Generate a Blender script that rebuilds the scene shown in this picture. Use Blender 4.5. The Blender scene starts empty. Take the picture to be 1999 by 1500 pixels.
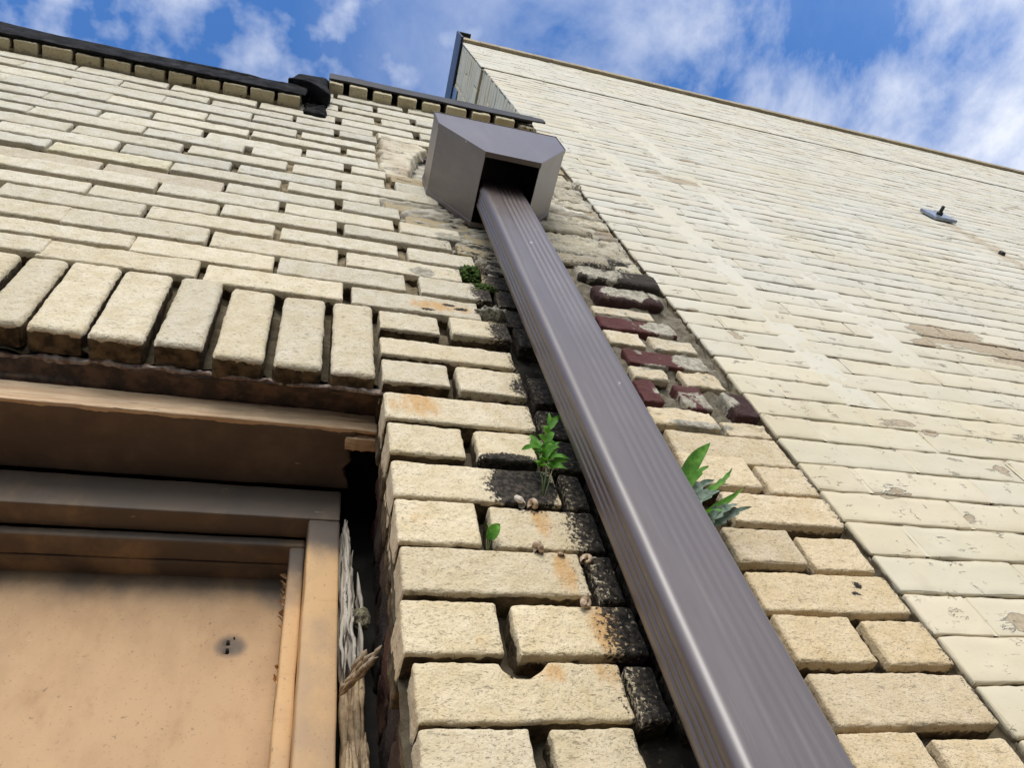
import bpy, math, random
import numpy as np
from mathutils import Matrix, Vector

# CFG
EXPOSURE = 0.26
SKY = 0.12
SKYTINT = (0.86, 1.40, 2.0, 1)
CLOUD = (6.6, 6.9, 7.6, 1)
FILL_BANK = (9.0, 8.7, 8.3, 1)
CLX, CLY = 0.9, 0.15
SUN_E = 2.0
SUN_ANGLE = 32.0
PIPE_C = (.058, .034, .030)

# ------------------------------------------------------------------ camera, sky, sun, exposure
scene = bpy.context.scene
col = scene.collection
CAM_D = 0.4992                      # the phone is half a metre in front of the wall (wall face = plane Y 0)
cam_data = bpy.data.cameras.new("camera")
cam_data.sensor_fit = 'HORIZONTAL'
cam_data.sensor_width = 36.0
cam_data.lens = 36.0 * 1471.96 / 1999.0
cam_data.clip_start = 0.01
cam_data.clip_end = 3000
cam = bpy.data.objects.new("camera", cam_data)
col.objects.link(cam)
cam.matrix_world = Matrix(((0.955987, -0.107069, -0.273174, 0.0),
                           (-0.233700, -0.840805, -0.488294, -CAM_D),
                           (-0.177405, 0.530644, -0.828821, 0.0),
                           (0, 0, 0, 1)))
scene.camera = cam
scene.view_settings.view_transform = 'Standard'
scene.view_settings.look = 'None'
scene.view_settings.gamma = 1.0
scene.view_settings.exposure = EXPOSURE
SUN_DIR = Vector((-0.12, -0.87, 0.50)).normalized()      # from the wall towards the sun

world = bpy.data.worlds.new("World")
scene.world = world
world.use_nodes = True
nt = world.node_tree
for n in list(nt.nodes):
    nt.nodes.remove(n)
N = nt.nodes.new
out = N('ShaderNodeOutputWorld'); bg = N('ShaderNodeBackground')
sky = N('ShaderNodeTexSky'); sky.sky_type = 'NISHITA'; sky.sun_disc = False
sky.sun_elevation = math.asin(SUN_DIR.z)
sky.sun_rotation = math.atan2(SUN_DIR.x, SUN_DIR.y)
sky.air_density = 1.0; sky.dust_density = 0.35; sky.ozone_density = 2.2
bg.inputs['Strength'].default_value = SKY
tc = N('ShaderNodeTexCoord'); sep = N('ShaderNodeSeparateXYZ')
nt.links.new(tc.outputs['Generated'], sep.inputs[0])
mz = N('ShaderNodeMath'); mz.operation = 'MAXIMUM'; mz.inputs[1].default_value = 0.12
nt.links.new(sep.outputs['Z'], mz.inputs[0])
dx = N('ShaderNodeMath'); dx.operation = 'DIVIDE'; dy = N('ShaderNodeMath'); dy.operation = 'DIVIDE'
nt.links.new(sep.outputs['X'], dx.inputs[0]); nt.links.new(mz.outputs[0], dx.inputs[1])
nt.links.new(sep.outputs['Y'], dy.inputs[0]); nt.links.new(mz.outputs[0], dy.inputs[1])
comb = N('ShaderNodeCombineXYZ')
nt.links.new(dx.outputs[0], comb.inputs[0]); nt.links.new(dy.outputs[0], comb.inputs[1])
mp = N('ShaderNodeMapping'); mp.inputs['Rotation'].default_value = (0, 0, math.radians(-24)); mp.inputs['Scale'].default_value = (1.0, 0.80, 1)
mp.inputs['Location'].default_value = (CLX, CLY, 0)
nt.links.new(comb.outputs[0], mp.inputs['Vector'])
# broad cloud veils
n1 = N('ShaderNodeTexNoise'); n1.inputs['Scale'].default_value = 3.3; n1.inputs['Detail'].default_value = 10; n1.inputs['Roughness'].default_value = 0.60; n1.inputs['Distortion'].default_value = 0.15
nt.links.new(mp.outputs[0], n1.inputs['Vector'])
r1 = N('ShaderNodeMapRange'); r1.inputs['From Min'].default_value = 0.41; r1.inputs['From Max'].default_value = 0.64
nt.links.new(n1.outputs[0], r1.inputs['Value'])
# small puffs
n2 = N('ShaderNodeTexNoise'); n2.inputs['Scale'].default_value = 14; n2.inputs['Detail'].default_value = 6; n2.inputs['Roughness'].default_value = 0.5
nt.links.new(comb.outputs[0], n2.inputs['Vector'])
r2 = N('ShaderNodeMapRange'); r2.inputs['From Min'].default_value = 0.45; r2.inputs['From Max'].default_value = 0.76
nt.links.new(n2.outputs[0], r2.inputs['Value'])
n3 = N('ShaderNodeTexNoise'); n3.inputs['Scale'].default_value = 1.7; n3.inputs['Detail'].default_value = 2
nt.links.new(mp.outputs[0], n3.inputs['Vector'])
r3 = N('ShaderNodeMapRange'); r3.inputs['From Min'].default_value = 0.36; r3.inputs['From Max'].default_value = 0.52; r3.inputs['To Max'].default_value = 0.85
nt.links.new(n3.outputs[0], r3.inputs['Value'])
mul = N('ShaderNodeMath'); mul.operation = 'MULTIPLY'
pl_ = N('ShaderNodeMapRange'); pl_.inputs['From Min'].default_value = 0.30; pl_.inputs['From Max'].default_value = 0.05
nt.links.new(dx.outputs[0], pl_.inputs['Value'])
mulp = N('ShaderNodeMath'); mulp.operation = 'MULTIPLY'
nt.links.new(r3.outputs[0], mulp.inputs[0]); nt.links.new(pl_.outputs[0], mulp.inputs[1])
nt.links.new(r2.outputs[0], mul.inputs[0]); nt.links.new(mulp.outputs[0], mul.inputs[1])
# veils gather towards +X (the right of the picture)
rx = N('ShaderNodeMapRange'); rx.inputs['From Min'].default_value = -0.05; rx.inputs['From Max'].default_value = 0.45; rx.inputs['To Min'].default_value = 0.0; rx.inputs['To Max'].default_value = 0.92
nt.links.new(dx.outputs[0], rx.inputs['Value'])
mul2 = N('ShaderNodeMath'); mul2.operation = 'MULTIPLY'
nt.links.new(r1.outputs[0], mul2.inputs[0]); nt.links.new(rx.outputs[0], mul2.inputs[1])
# a broken white cloud bank added unseen behind the camera (-Y) to light the wall
rb_ = N('ShaderNodeMapRange'); rb_.inputs['From Min'].default_value = 0.05; rb_.inputs['From Max'].default_value = -0.75; rb_.inputs['To Max'].default_value = 1.0
nt.links.new(dy.outputs[0], rb_.inputs['Value'])
r4 = N('ShaderNodeMapRange'); r4.inputs['From Min'].default_value = 0.30; r4.inputs['From Max'].default_value = 0.55
nt.links.new(n1.outputs[0], r4.inputs['Value'])
mul3 = N('ShaderNodeMath'); mul3.operation = 'MULTIPLY'
nt.links.new(rb_.outputs[0], mul3.inputs[0]); nt.links.new(r4.outputs[0], mul3.inputs[1])
mx0 = N('ShaderNodeMath'); mx0.operation = 'MAXIMUM'
nt.links.new(mul3.outputs[0], mx0.inputs[0]); nt.links.new(mul2.outputs[0], mx0.inputs[1])
mx = N('ShaderNodeMath'); mx.operation = 'MAXIMUM'
nt.links.new(mul.outputs[0], mx.inputs[0]); nt.links.new(mx0.outputs[0], mx.inputs[1])
tint = N('ShaderNodeMix'); tint.data_type = 'RGBA'; tint.blend_type = 'MULTIPLY'; tint.inputs['Factor'].default_value = 1.0
nt.links.new(sky.outputs[0], tint.inputs['A']); tint.inputs['B'].default_value = SKYTINT
mixc = N('ShaderNodeMix'); mixc.data_type = 'RGBA'
nt.links.new(mx.outputs[0], mixc.inputs['Factor'])
nt.links.new(tint.outputs['Result'], mixc.inputs['A'])
bank = N('ShaderNodeMix'); bank.data_type = 'RGBA'
nt.links.new(rb_.outputs[0], bank.inputs['Factor'])
bank.inputs['A'].default_value = CLOUD; bank.inputs['B'].default_value = FILL_BANK
nt.links.new(bank.outputs['Result'], mixc.inputs['B'])
nt.links.new(mixc.outputs['Result'], bg.inputs['Color'])
nt.links.new(bg.outputs[0], out.inputs['Surface'])

sun_data = bpy.data.lights.new("sun", 'SUN')
sun_data.energy = SUN_E
sun_data.angle = math.radians(SUN_ANGLE)
sun_data.color = (1.0, 0.955, 0.88)
sun = bpy.data.objects.new("sun", sun_data)
col.objects.link(sun)
sun.rotation_euler = (-SUN_DIR).to_track_quat('-Z', 'Y').to_euler()

GROUND = -1.38
rng = random.Random(7)

# ------------------------------------------------------------------ numpy noise
def _hash(ix, iy, iz, seed):
    h = (ix.astype(np.int64) * 374761393 + iy.astype(np.int64) * 668265263 + iz.astype(np.int64) * 1442695041 + seed * 974711) & 0xffffffff
    h = ((h ^ (h >> 13)) * 1274126177) & 0xffffffff
    h = ((h ^ (h >> 15)) * 2246822519) & 0xffffffff
    return ((h ^ (h >> 16)) & 0xffff) / 32767.5 - 1.0

def noise(p, wl, seed=0):
    """smooth value noise, about -1..1; p is (n,3), wl the wavelength in metres"""
    q = np.asarray(p, float) / np.asarray(wl, float) + 1000.37
    i = np.floor(q); f = q - i
    u = f * f * f * (f * (f * 6 - 15) + 10)
    ix, iy, iz = i[:, 0], i[:, 1], i[:, 2]
    r = 0
    for a in (0, 1):
        for b in (0, 1):
            for c in (0, 1):
                w = (u[:, 0] if a else 1 - u[:, 0]) * (u[:, 1] if b else 1 - u[:, 1]) * (u[:, 2] if c else 1 - u[:, 2])
                r = r + w * _hash(ix + a, iy + b, iz + c, seed)
    return r

def fbm(p, wl, seed=0, octs=3):
    s = 0; a = 1.0; w = np.asarray(wl, float)
    for o in range(octs):
        s = s + a * noise(p, w, seed + o * 17); a *= 0.55; w = w * 0.48
    return s

def sstep(x, a, b):
    t = np.clip((x - a) / (b - a), 0, 1)
    return t * t * (3 - 2 * t)

# ------------------------------------------------------------------ mesh collecting
class MB:
    def __init__(self):
        self.v = []; self.f = []; self.n = 0; self.attr = {}
    def add(self, v, f, **attrs):
        v = np.asarray(v, float); self.v.append(v)
        for q in f if isinstance(f, list) else [f]:
            self.f.append(np.asarray(q, np.int64) + self.n)
        for k, a in attrs.items():
            a = np.asarray(a, float)
            if k not in self.attr:
                self.attr[k] = []
            if a.ndim == 1 and k in ('tint', 'mask'):
                a = np.tile(a, (len(v), 1))
            elif a.ndim == 0:
                a = np.full(len(v), float(a))
            self.attr[k].append(a)
        self.n += len(v)
    def build(self, name, mat, parent=None, smooth=True):
        me = bpy.data.meshes.new(name)
        V = np.concatenate(self.v)
        loops = np.concatenate([q.reshape(-1) for q in self.f])
        sizes = np.concatenate([np.full(len(q), q.shape[1]) for q in self.f])
        me.vertices.add(len(V)); me.vertices.foreach_set('co', V.reshape(-1))
        me.loops.add(len(loops)); me.loops.foreach_set('vertex_index', loops.astype(np.int32))
        me.polygons.add(len(sizes))
        starts = np.concatenate([[0], np.cumsum(sizes)[:-1]])
        me.polygons.foreach_set('loop_start', starts.astype(np.int32))
        me.polygons.foreach_set('loop_total', sizes.astype(np.int32))
        me.polygons.foreach_set('use_smooth', np.full(len(sizes), smooth))
        for k, l in self.attr.items():
            a = np.concatenate(l)
            if len(a) != len(V):
                continue
            if a.ndim == 2:
                at = me.attributes.new(k, 'FLOAT_COLOR', 'POINT')
                at.data.foreach_set('color', np.concatenate([a, np.ones((len(a), 1))], 1).reshape(-1))
            else:
                at = me.attributes.new(k, 'FLOAT', 'POINT'); at.data.foreach_set('value', a)
        me.update(calc_edges=True); me.validate()
        if mat: me.materials.append(mat)
        o = bpy.data.objects.new(name, me); col.objects.link(o)
        if parent:
            o.parent = parent
            o.matrix_parent_inverse = Matrix.Identity(4)
            # mesh coordinates are world coordinates: undo the parents' offset
            off = Vector((0, 0, 0)); p = parent
            while p: off += p.location; p = p.parent
            o.location = -off
        return o

def tag(o, label=None, cat=None, group=None, kind=None):
    if label: o['label'] = label
    if cat: o['category'] = cat
    if group: o['group'] = group
    if kind: o['kind'] = kind
    return o

def empty(name, loc):
    o = bpy.data.objects.new(name, None); o.empty_display_size = 0.1; o.location = loc
    col.objects.link(o); return o

def gridq(nu, nv, base=0):
    i, j = np.meshgrid(np.arange(nu - 1), np.arange(nv - 1), indexing='ij')
    a = base + i * nv + j
    return np.stack([a, a + nv, a + nv + 1, a + 1], -1).reshape(-1, 4)

def axis_pts(a, b, r, res, depth, sk):
    """ring positions along one axis of a brick: skirt, rounding, interior"""
    n = max(2, int(round((b - a - 2 * r) / res)) + 1)
    inner = np.linspace(a + r, b - r, n)
    ds = list(np.linspace(depth, r, sk))
    lo = [a] * sk + [a, a, a + .45 * r]
    yl = ds + [.45 * r, 0.0, 0.0]
    x = np.concatenate([lo, inner, [b - .45 * r, b, b], [b] * sk])
    y = np.concatenate([yl, np.zeros(n), [0.0, 0.0, .45 * r], ds[::-1]])
    return x, y

def brick(mb, x0, x1, z0, z1, y=0.0, depth=.03, r=.006, res=.004, a=(.0016, .0008, .0004), tint=(.7, .65, .5), mask=None, raw=1.0, sk=3, seed=0, warp=0, chip=None, rawd=(.0035, .008), side=0, grow=0):
    """one brick seen from -Y: rounded front face and a skirt going back to y+depth"""
    x0 -= grow; x1 += grow; z0 -= grow; z1 += grow
    r = min(r, .45 * (x1 - x0), .45 * (z1 - z0))
    xs, yx = axis_pts(x0, x1, r, res, depth, sk)
    zs, yz = axis_pts(z0, z1, r, res, depth, sk)
    X, Z = np.meshgrid(xs, zs, indexing='ij')
    Y = np.maximum(*np.meshgrid(yx, yz, indexing='ij'))
    p = np.stack([X, Y, Z], -1).reshape(-1, 3)
    inn = np.stack([np.clip(p[:, 0], x0 + r, x1 - r), np.maximum(p[:, 1], r), np.clip(p[:, 2], z0 + r, z1 - r)], 1)
    d = p - inn; L = np.linalg.norm(d, axis=1, keepdims=True); d = d / np.maximum(L, 1e-9)
    q = inn + d * r
    yy = q[:, 1].copy()
    q[:, 1] += y
    s = q + seed * 3.17
    disp = a[0] * noise(s, .028, seed) + a[1] * noise(s, (.0085, .0085, .0065), 3) + a[2] * noise(s, .0042, 5)
    edge = 1 - np.abs(d).max(1)                     # corners and edges crumble
    disp -= edge * (.0055 if a[1] else .002) * np.maximum(0, noise(s, .011, 9) * .7 + noise(s, .0045, 11) * .5 + .05)
    q = q + d * disp[:, None]
    if warp:
        q[:, 2] += warp * noise(np.stack([q[:, 0], 0 * q[:, 0], 0 * q[:, 0] + z0], 1), .05, seed)
    if chip is not None:
        cx_, cz_, cr = chip
        dx_, dz_ = q[:, 0] - cx_, q[:, 2] - cz_
        rr = np.hypot(dx_ * .75, dz_); t = np.clip(1 - rr / cr, 0, 1)
        q[:, 2] -= np.sqrt(t) * cr * .9; q[:, 1] += t * .004
    tv = np.tile(np.asarray(tint, float), (len(q), 1))
    m = mask(q[:, 0], q[:, 2]) if mask else np.zeros((len(q), 3))
    rw = raw * sstep(yy + .5 * rawd[0] * noise(s, .007, 21), *rawd)
    if side:                                        # the end face at a corner is painted too, down to a ragged line
        rw = np.where(d[:, 0] < -.6, raw * sstep(yy + .012 * noise(s, .02, 23), side - .012, side + .012), rw)
    mb.add(q, gridq(len(xs), len(zs)), tint=tv, mask=m, raw=rw)

def rbox(mb, lo, hi, r=.003, res=.02, amp=(0, 0), wl=(.03, .008), seed=0, ragged=None, **attrs):
    """closed rounded box with all six faces, roughened by noise"""
    lo = np.array(lo, float); hi = np.array(hi, float)
    r = min(r, *(.45 * (hi - lo)))
    for ax in range(3):
        for sgn in (0, 1):
            u, w = [(1, 2), (2, 0), (0, 1)][ax]
            def pts(k):
                n = max(2, int(round((hi[k] - lo[k] - 2 * r) / res)) + 1)
                return np.concatenate([[lo[k], lo[k] + .5 * r], np.linspace(lo[k] + r, hi[k] - r, n), [hi[k] - .5 * r, hi[k]]])
            U, W = np.meshgrid(pts(u), pts(w), indexing='ij')
            p = np.zeros(U.shape + (3,)); p[..., u] = U; p[..., w] = W; p[..., ax] = hi[ax] if sgn else lo[ax]
            p = p.reshape(-1, 3)
            inn = np.clip(p, lo + r, hi - r)
            d = p - inn; d /= np.maximum(np.linalg.norm(d, axis=1, keepdims=True), 1e-9)
            q = inn + d * r
            if amp[0] or amp[1]:
                q = q + d * (amp[0] * noise(q + seed, wl[0], seed) + amp[1] * noise(q + seed, wl[1], seed + 5))[:, None]
            if ragged: q = ragged(q)
            f = gridq(*U.shape)
            if not sgn: f = f[:, ::-1]
            mb.add(q, f, **{k: v for k, v in attrs.items()})

def tube(mb, pts, rad, n=8, amp=0, seed=0, **attrs):
    pts = [Vector(p) for p in pts]; m = len(pts)
    V = []
    up = Vector((.3, .2, .93))
    for i, p in enumerate(pts):
        t = (pts[min(i + 1, m - 1)] - pts[max(i - 1, 0)]).normalized()
        a = t.cross(up).normalized(); b = t.cross(a)
        for k in range(n):
            an = 2 * math.pi * k / n
            V.append(p + (a * math.cos(an) + b * math.sin(an)) * rad[i])
    V = np.array([tuple(v) for v in V])
    if amp: V = V + amp * np.stack([noise(V, .006, seed), noise(V, .006, seed + 1), noise(V, .006, seed + 2)], 1)
    F = []
    for i in range(m - 1):
        for k in range(n):
            F.append((i * n + k, i * n + (k + 1) % n, (i + 1) * n + (k + 1) % n, (i + 1) * n + k))
    caps = [np.array([list(range(n))[::-1]]), np.array([[(m - 1) * n + k for k in range(n)]])]
    mb.add(V, [np.array(F)[:, ::-1]] + [c[:, ::-1] for c in caps], **attrs)

# ------------------------------------------------------------------ materials
class M:
    def __init__(self, name):
        self.m = bpy.data.materials.new(name); self.m.use_nodes = True
        self.t = self.m.node_tree; self.p = self.t.nodes['Principled BSDF']; self.out = self.t.nodes['Material Output']
        self.co = self.t.nodes.new('ShaderNodeTexCoord').outputs['Object']
    def n(self, ty, **kw):
        x = self.t.nodes.new(ty)
        for k, v in kw.items(): setattr(x, k, v)
        return x
    def ln(self, a, b):
        if hasattr(a, 'links'): self.t.links.new(a, b)
        else: b.default_value = a
    def noise(self, scale, detail=4, rough=.55, stretch=None, dist=0, vec=None):
        x = self.n('ShaderNodeTexNoise'); x.inputs['Scale'].default_value = scale; x.inputs['Detail'].default_value = detail
        x.inputs['Roughness'].default_value = rough; x.inputs['Distortion'].default_value = dist
        v = vec or self.co
        if stretch:
            mp = self.n('ShaderNodeMapping'); mp.inputs['Scale'].default_value = stretch
            self.ln(v, mp.inputs['Vector']); v = mp.outputs[0]
        self.ln(v, x.inputs['Vector']); return x.outputs['Fac']
    def voro(self, scale, feature='F1', stretch=None):
        x = self.n('ShaderNodeTexVoronoi', feature=feature); x.inputs['Scale'].default_value = scale
        v = self.co
        if stretch:
            mp = self.n('ShaderNodeMapping'); mp.inputs['Scale'].default_value = stretch
            self.ln(v, mp.inputs['Vector']); v = mp.outputs[0]
        self.ln(v, x.inputs['Vector']); return x.outputs['Distance']
    def math(self, op, a, b=0.0, c=None):
        x = self.n('ShaderNodeMath', operation=op); self.ln(a, x.inputs[0]); self.ln(b, x.inputs[1])
        if c is not None: self.ln(c, x.inputs[2])
        return x.outputs[0]
    def ramp(self, v, a, b, lo=0.0, hi=1.0):
        x = self.n('ShaderNodeMapRange', interpolation_type='SMOOTHSTEP')
        self.ln(v, x.inputs['Value']); self.ln(a, x.inputs['From Min']); self.ln(b, x.inputs['From Max']); self.ln(lo, x.inputs['To Min']); self.ln(hi, x.inputs['To Max'])
        return x.outputs[0]
    def mix(self, f, a, b, mode='MIX'):
        x = self.n('ShaderNodeMix', data_type='RGBA', blend_type=mode); self.ln(f, x.inputs['Factor'])
        for v, k in ((a, 'A'), (b, 'B')):
            if isinstance(v, tuple) and len(v) == 3: v = v + (1,)
            self.ln(v, x.inputs[k])
        return x.outputs['Result']
    def attr(self, name, out='Fac'):
        x = self.n('ShaderNodeAttribute'); x.attribute_name = name; return x.outputs[out]
    def sepc(self, c):
        x = self.n('ShaderNodeSeparateColor'); self.ln(c, x.inputs[0]); return x.outputs
    def pos(self):
        x = self.n('ShaderNodeSeparateXYZ'); self.ln(self.co, x.inputs[0]); return x.outputs
    def bump(self, h, strength=.5, dist=.001, prev=None):
        x = self.n('ShaderNodeBump'); x.inputs['Strength'].default_value = strength; x.inputs['Distance'].default_value = dist
        self.ln(h, x.inputs['Height'])
        if prev is not None: self.ln(prev, x.inputs['Normal'])
        return x.outputs[0]
    def done(self, color, rough=.8, normal=None, spec=.5, metal=0.0):
        if isinstance(color, tuple) and len(color) == 3: color = color + (1,)
        self.ln(color, self.p.inputs['Base Color']); self.ln(rough, self.p.inputs['Roughness'])
        self.ln(spec, self.p.inputs['Specular IOR Level']); self.ln(metal, self.p.inputs['Metallic'])
        if normal is not None: self.ln(normal, self.p.inputs['Normal'])
        return self.m

def mat_brick():
    m = M('old_painted_brick')
    tint = m.attr('tint', 'Color'); g, ru, sm = m.sepc(m.attr('mask', 'Color'))[:3]; raw = m.attr('raw')
    c = m.mix(m.ramp(m.noise(38, 5), .3, .7), tint, m.mix(1.0, tint, (.88, .85, .76), 'MULTIPLY'))
    c = m.mix(m.ramp(m.noise(9, 4), .55, .8, 0, .35), c, m.mix(1.0, tint, (.9, .78, .62), 'MULTIPLY'))
    # bare clay and old dirt on the faces that were never painted
    rawn = m.ramp(m.math('ADD', raw, m.math('MULTIPLY', m.math('SUBTRACT', m.noise(110, 4), .5), 1.1)), .35, .6)
    rc = m.mix(m.ramp(m.noise(60, 4), .35, .65), (.045, .032, .019), (.17, .125, .07))
    c = m.mix(rawn, c, rc)
    # small pits where the paint is broken
    pit = m.ramp(m.noise(330, 3, .6, stretch=(.6, .6, 1.3)), .60, .70)
    pit = m.math('MAXIMUM', m.math('MULTIPLY', pit, m.ramp(m.noise(70, 3), .38, .58)), m.math('MULTIPLY', m.ramp(m.noise(620, 2, .6, stretch=(.6, .6, 1.2)), .60, .70), .8))
    pit = m.math('MAXIMUM', pit, m.math('MULTIPLY', m.ramp(m.noise(125, 4, .65, stretch=(.5, .5, 1.35)), .60, .69), .85))
    c = m.mix(m.math('MULTIPLY', pit, .62), c, (.17, .13, .08))
    # cement smear
    smn = m.ramp(m.math('ADD', sm, m.math('MULTIPLY', m.math('SUBTRACT', m.noise(45, 6, .65), .5), 1.5)), .45, .6)
    sc = m.mix(m.ramp(m.noise(120, 5), .35, .65), (.29, .265, .2), (.50, .46, .37))
    c = m.mix(smn, c, sc)
    # rust run-off
    run = m.ramp(m.math('ADD', ru, m.math('MULTIPLY', m.math('SUBTRACT', m.noise(60, 5, .65, stretch=(1.6, 1, .45)), .5), 1.9)), .35, 1.25, 0, .75)
    c = m.mix(run, c, (.60, .33, .11))
    # black crust
    gn = m.ramp(m.math('ADD', g, m.math('MULTIPLY', m.math('SUBTRACT', m.noise(230, 5, .7), .5), 1.7)), .42, .6)
    gc = m.mix(m.ramp(m.noise(160, 3), .4, .65), (.022, .019, .015), (.085, .068, .052))
    c = m.mix(gn, c, gc)
    h = m.math('ADD', m.math('MULTIPLY', m.noise(420, 4, .6), .7), m.math('MULTIPLY', m.noise(170, 3), 1.0))
    nb = m.bump(h, .75, .0024)
    nb = m.bump(m.math('ADD', m.math('MULTIPLY', pit, -1.0), m.math('MULTIPLY', gn, -.6)), .6, .001, nb)
    return m.done(c, .86, nb, .25)

def mat_mortar():
    m = M('weathered_mortar')
    tint = m.attr('tint', 'Color'); g = m.sepc(m.attr('mask', 'Color'))[0]
    c = m.mix(m.ramp(m.noise(60, 5), .35, .65), tint, m.mix(1.0, tint, (.62, .58, .52), 'MULTIPLY'))
    c = m.mix(m.ramp(m.noise(240, 3), .6, .72), c, (.09, .075, .05))
    gn = m.ramp(m.math('ADD', g, m.math('MULTIPLY', m.math('SUBTRACT', m.noise(90, 6, .7), .5), 1.7)), .42, .62)
    c = m.mix(gn, c, (.035, .03, .024))
    return m.done(c, .92, m.bump(m.noise(260, 6, .7), .9, .003), .2)

def mat_smear():
    m = M('cement_smear')
    ms = m.sepc(m.attr('mask', 'Color')); x, y, z = m.pos()[:3]
    vec = m.n('ShaderNodeMapping'); vec.inputs['Rotation'].default_value = (0, math.radians(4), 0); vec.inputs['Scale'].default_value = (.42, 1, 1.5)
    m.ln(m.co, vec.inputs['Vector']); v = vec.outputs[0]
    c = m.mix(m.ramp(m.noise(26, 6, .6, vec=v), .38, .62), (.33, .30, .235), (.55, .51, .42))
    c = m.mix(m.ramp(m.math('ADD', ms[1], m.math('MULTIPLY', m.math('SUBTRACT', m.noise(34, 5, .6, vec=v), .5), 1.5)), .45, .62), c, (.76, .72, .60))
    c = m.mix(m.ramp(m.math('ADD', ms[0], m.math('MULTIPLY', m.math('SUBTRACT', m.noise(52, 7, .72, vec=v), .5), 1.9)), .42, .6), c, (.045, .04, .032))
    c = m.mix(m.math('MULTIPLY', m.ramp(m.noise(330, 3, .6), .6, .7), .6), c, (.10, .085, .06))
    c = m.mix(m.ramp(ms[2], .3, .8, 0, .8), c, (.50, .24, .10))
    h = m.math('ADD', m.noise(70, 8, .72, vec=v), m.math('MULTIPLY', m.noise(300, 4), .4))
    return m.done(c, .93, m.bump(h, .7, .003), .2)

def mat_render():
    m = M('cream_wall_paint')                       # the tall wall
    ms = m.sepc(m.attr('mask', 'Color')); tint = m.attr('tint', 'Color')
    c = m.mix(m.ramp(m.noise(3.2, 5), .35, .7), tint, m.mix(1.0, tint, (.95, .92, .84), 'MULTIPLY'))
    c = m.mix(m.ramp(m.noise(34, 4), .62, .8, 0, .45), c, m.mix(1.0, tint, (.86, .78, .62), 'MULTIPLY'))
    # weather staining, running down
    st = m.ramp(m.math('ADD', ms[1], m.math('MULTIPLY', m.math('SUBTRACT', m.noise(9, 7, .62, stretch=(1.2, 1, .7)), .5), 1.3)), .45, .8, 0, .62)
    c = m.mix(st, c, (.45, .36, .24))
    pn = m.math('ADD', ms[0], m.math('MULTIPLY', m.math('SUBTRACT', m.noise(17, 5, .62, stretch=(.62, 1, 1.6), dist=.6), .5), 1.55))
    peel = m.ramp(pn, .47, .49)
    c = m.mix(peel, c, m.mix(m.ramp(m.noise(150, 4), .35, .65), (.36, .285, .185), (.47, .38, .26)))
    rim = m.math('SUBTRACT', m.ramp(pn, .435, .47), peel)     # the curled lip of the flaking paint
    c = m.mix(m.math('MULTIPLY', rim, .4), c, (.80, .77, .68))
    # short cracks in the paint
    fl_ = m.math('ABSOLUTE', m.math('SUBTRACT', m.noise(52, 4, .6, stretch=(.55, 1, 1.5)), .5))
    ck = m.math('MULTIPLY', m.ramp(fl_, .002, .011, 1, 0), m.ramp(m.noise(34, 4, .6), .575, .64))
    c = m.mix(m.math('MULTIPLY', ck, .75), c, (.16, .13, .09))
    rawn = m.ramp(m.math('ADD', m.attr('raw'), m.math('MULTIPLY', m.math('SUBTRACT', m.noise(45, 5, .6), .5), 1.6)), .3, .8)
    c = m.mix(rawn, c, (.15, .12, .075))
    sp = m.ramp(m.noise(130, 4, .65, stretch=(.6, 1, 1.5)), .645, .72)
    c = m.mix(m.math('MULTIPLY', sp, .6), c, (.23, .18, .12))
    h = m.math('ADD', m.math('MULTIPLY', m.noise(90, 5), .6), m.math('MULTIPLY', m.noise(24, 3), .8))
    nb = m.bump(h, .35, .002)
    nb = m.bump(m.math('SUBTRACT', m.math('MULTIPLY', rim, .7), m.math('ADD', peel, m.math('MULTIPLY', ck, .8))), .9, .003, nb)
    return m.done(c, .7, nb, .35)

def mat_gloss(name, base, rough, spec=.6, dust=(.35, .31, .28)):
    m = M(name)
    d = m.math('MAXIMUM', m.ramp(m.noise(14, 5, .6, stretch=(1, 1, .25)), .45, .8, 0, .16), m.ramp(m.noise(150, 5, .65, stretch=(1, 1, .035)), .52, .75, 0, .16))
    c = m.mix(d, base, dust)
    c = m.mix(m.ramp(m.noise(420, 2), .735, .765), c, (.02, .018, .018))
    c = m.mix(m.math('MULTIPLY', m.ramp(m.noise(55, 3), .73, .76), .5), c, (.5, .46, .42))
    r = m.math('ADD', rough, m.math('MULTIPLY', m.noise(22, 4), .12))
    nb = m.bump(m.noise(9, 3, stretch=(3, 3, .5)), .26, .004)
    nb = m.bump(m.noise(900, 2), .06, .0004, nb)
    m.p.inputs['IOR'].default_value = 1.9
    m.p.inputs['Coat Weight'].default_value = .35; m.p.inputs['Coat Roughness'].default_value = .28
    return m.done(c, r, nb, spec)

def mat_tar():
    m = M('black_roof_tar')
    c = m.mix(m.ramp(m.noise(24, 6, .65), .45, .7), (.007, .007, .008), (.022, .021, .021))
    return m.done(c, m.ramp(m.noise(40, 4), .3, .7, .7, .95), m.bump(m.noise(55, 6, .65), .7, .004), .12)

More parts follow.
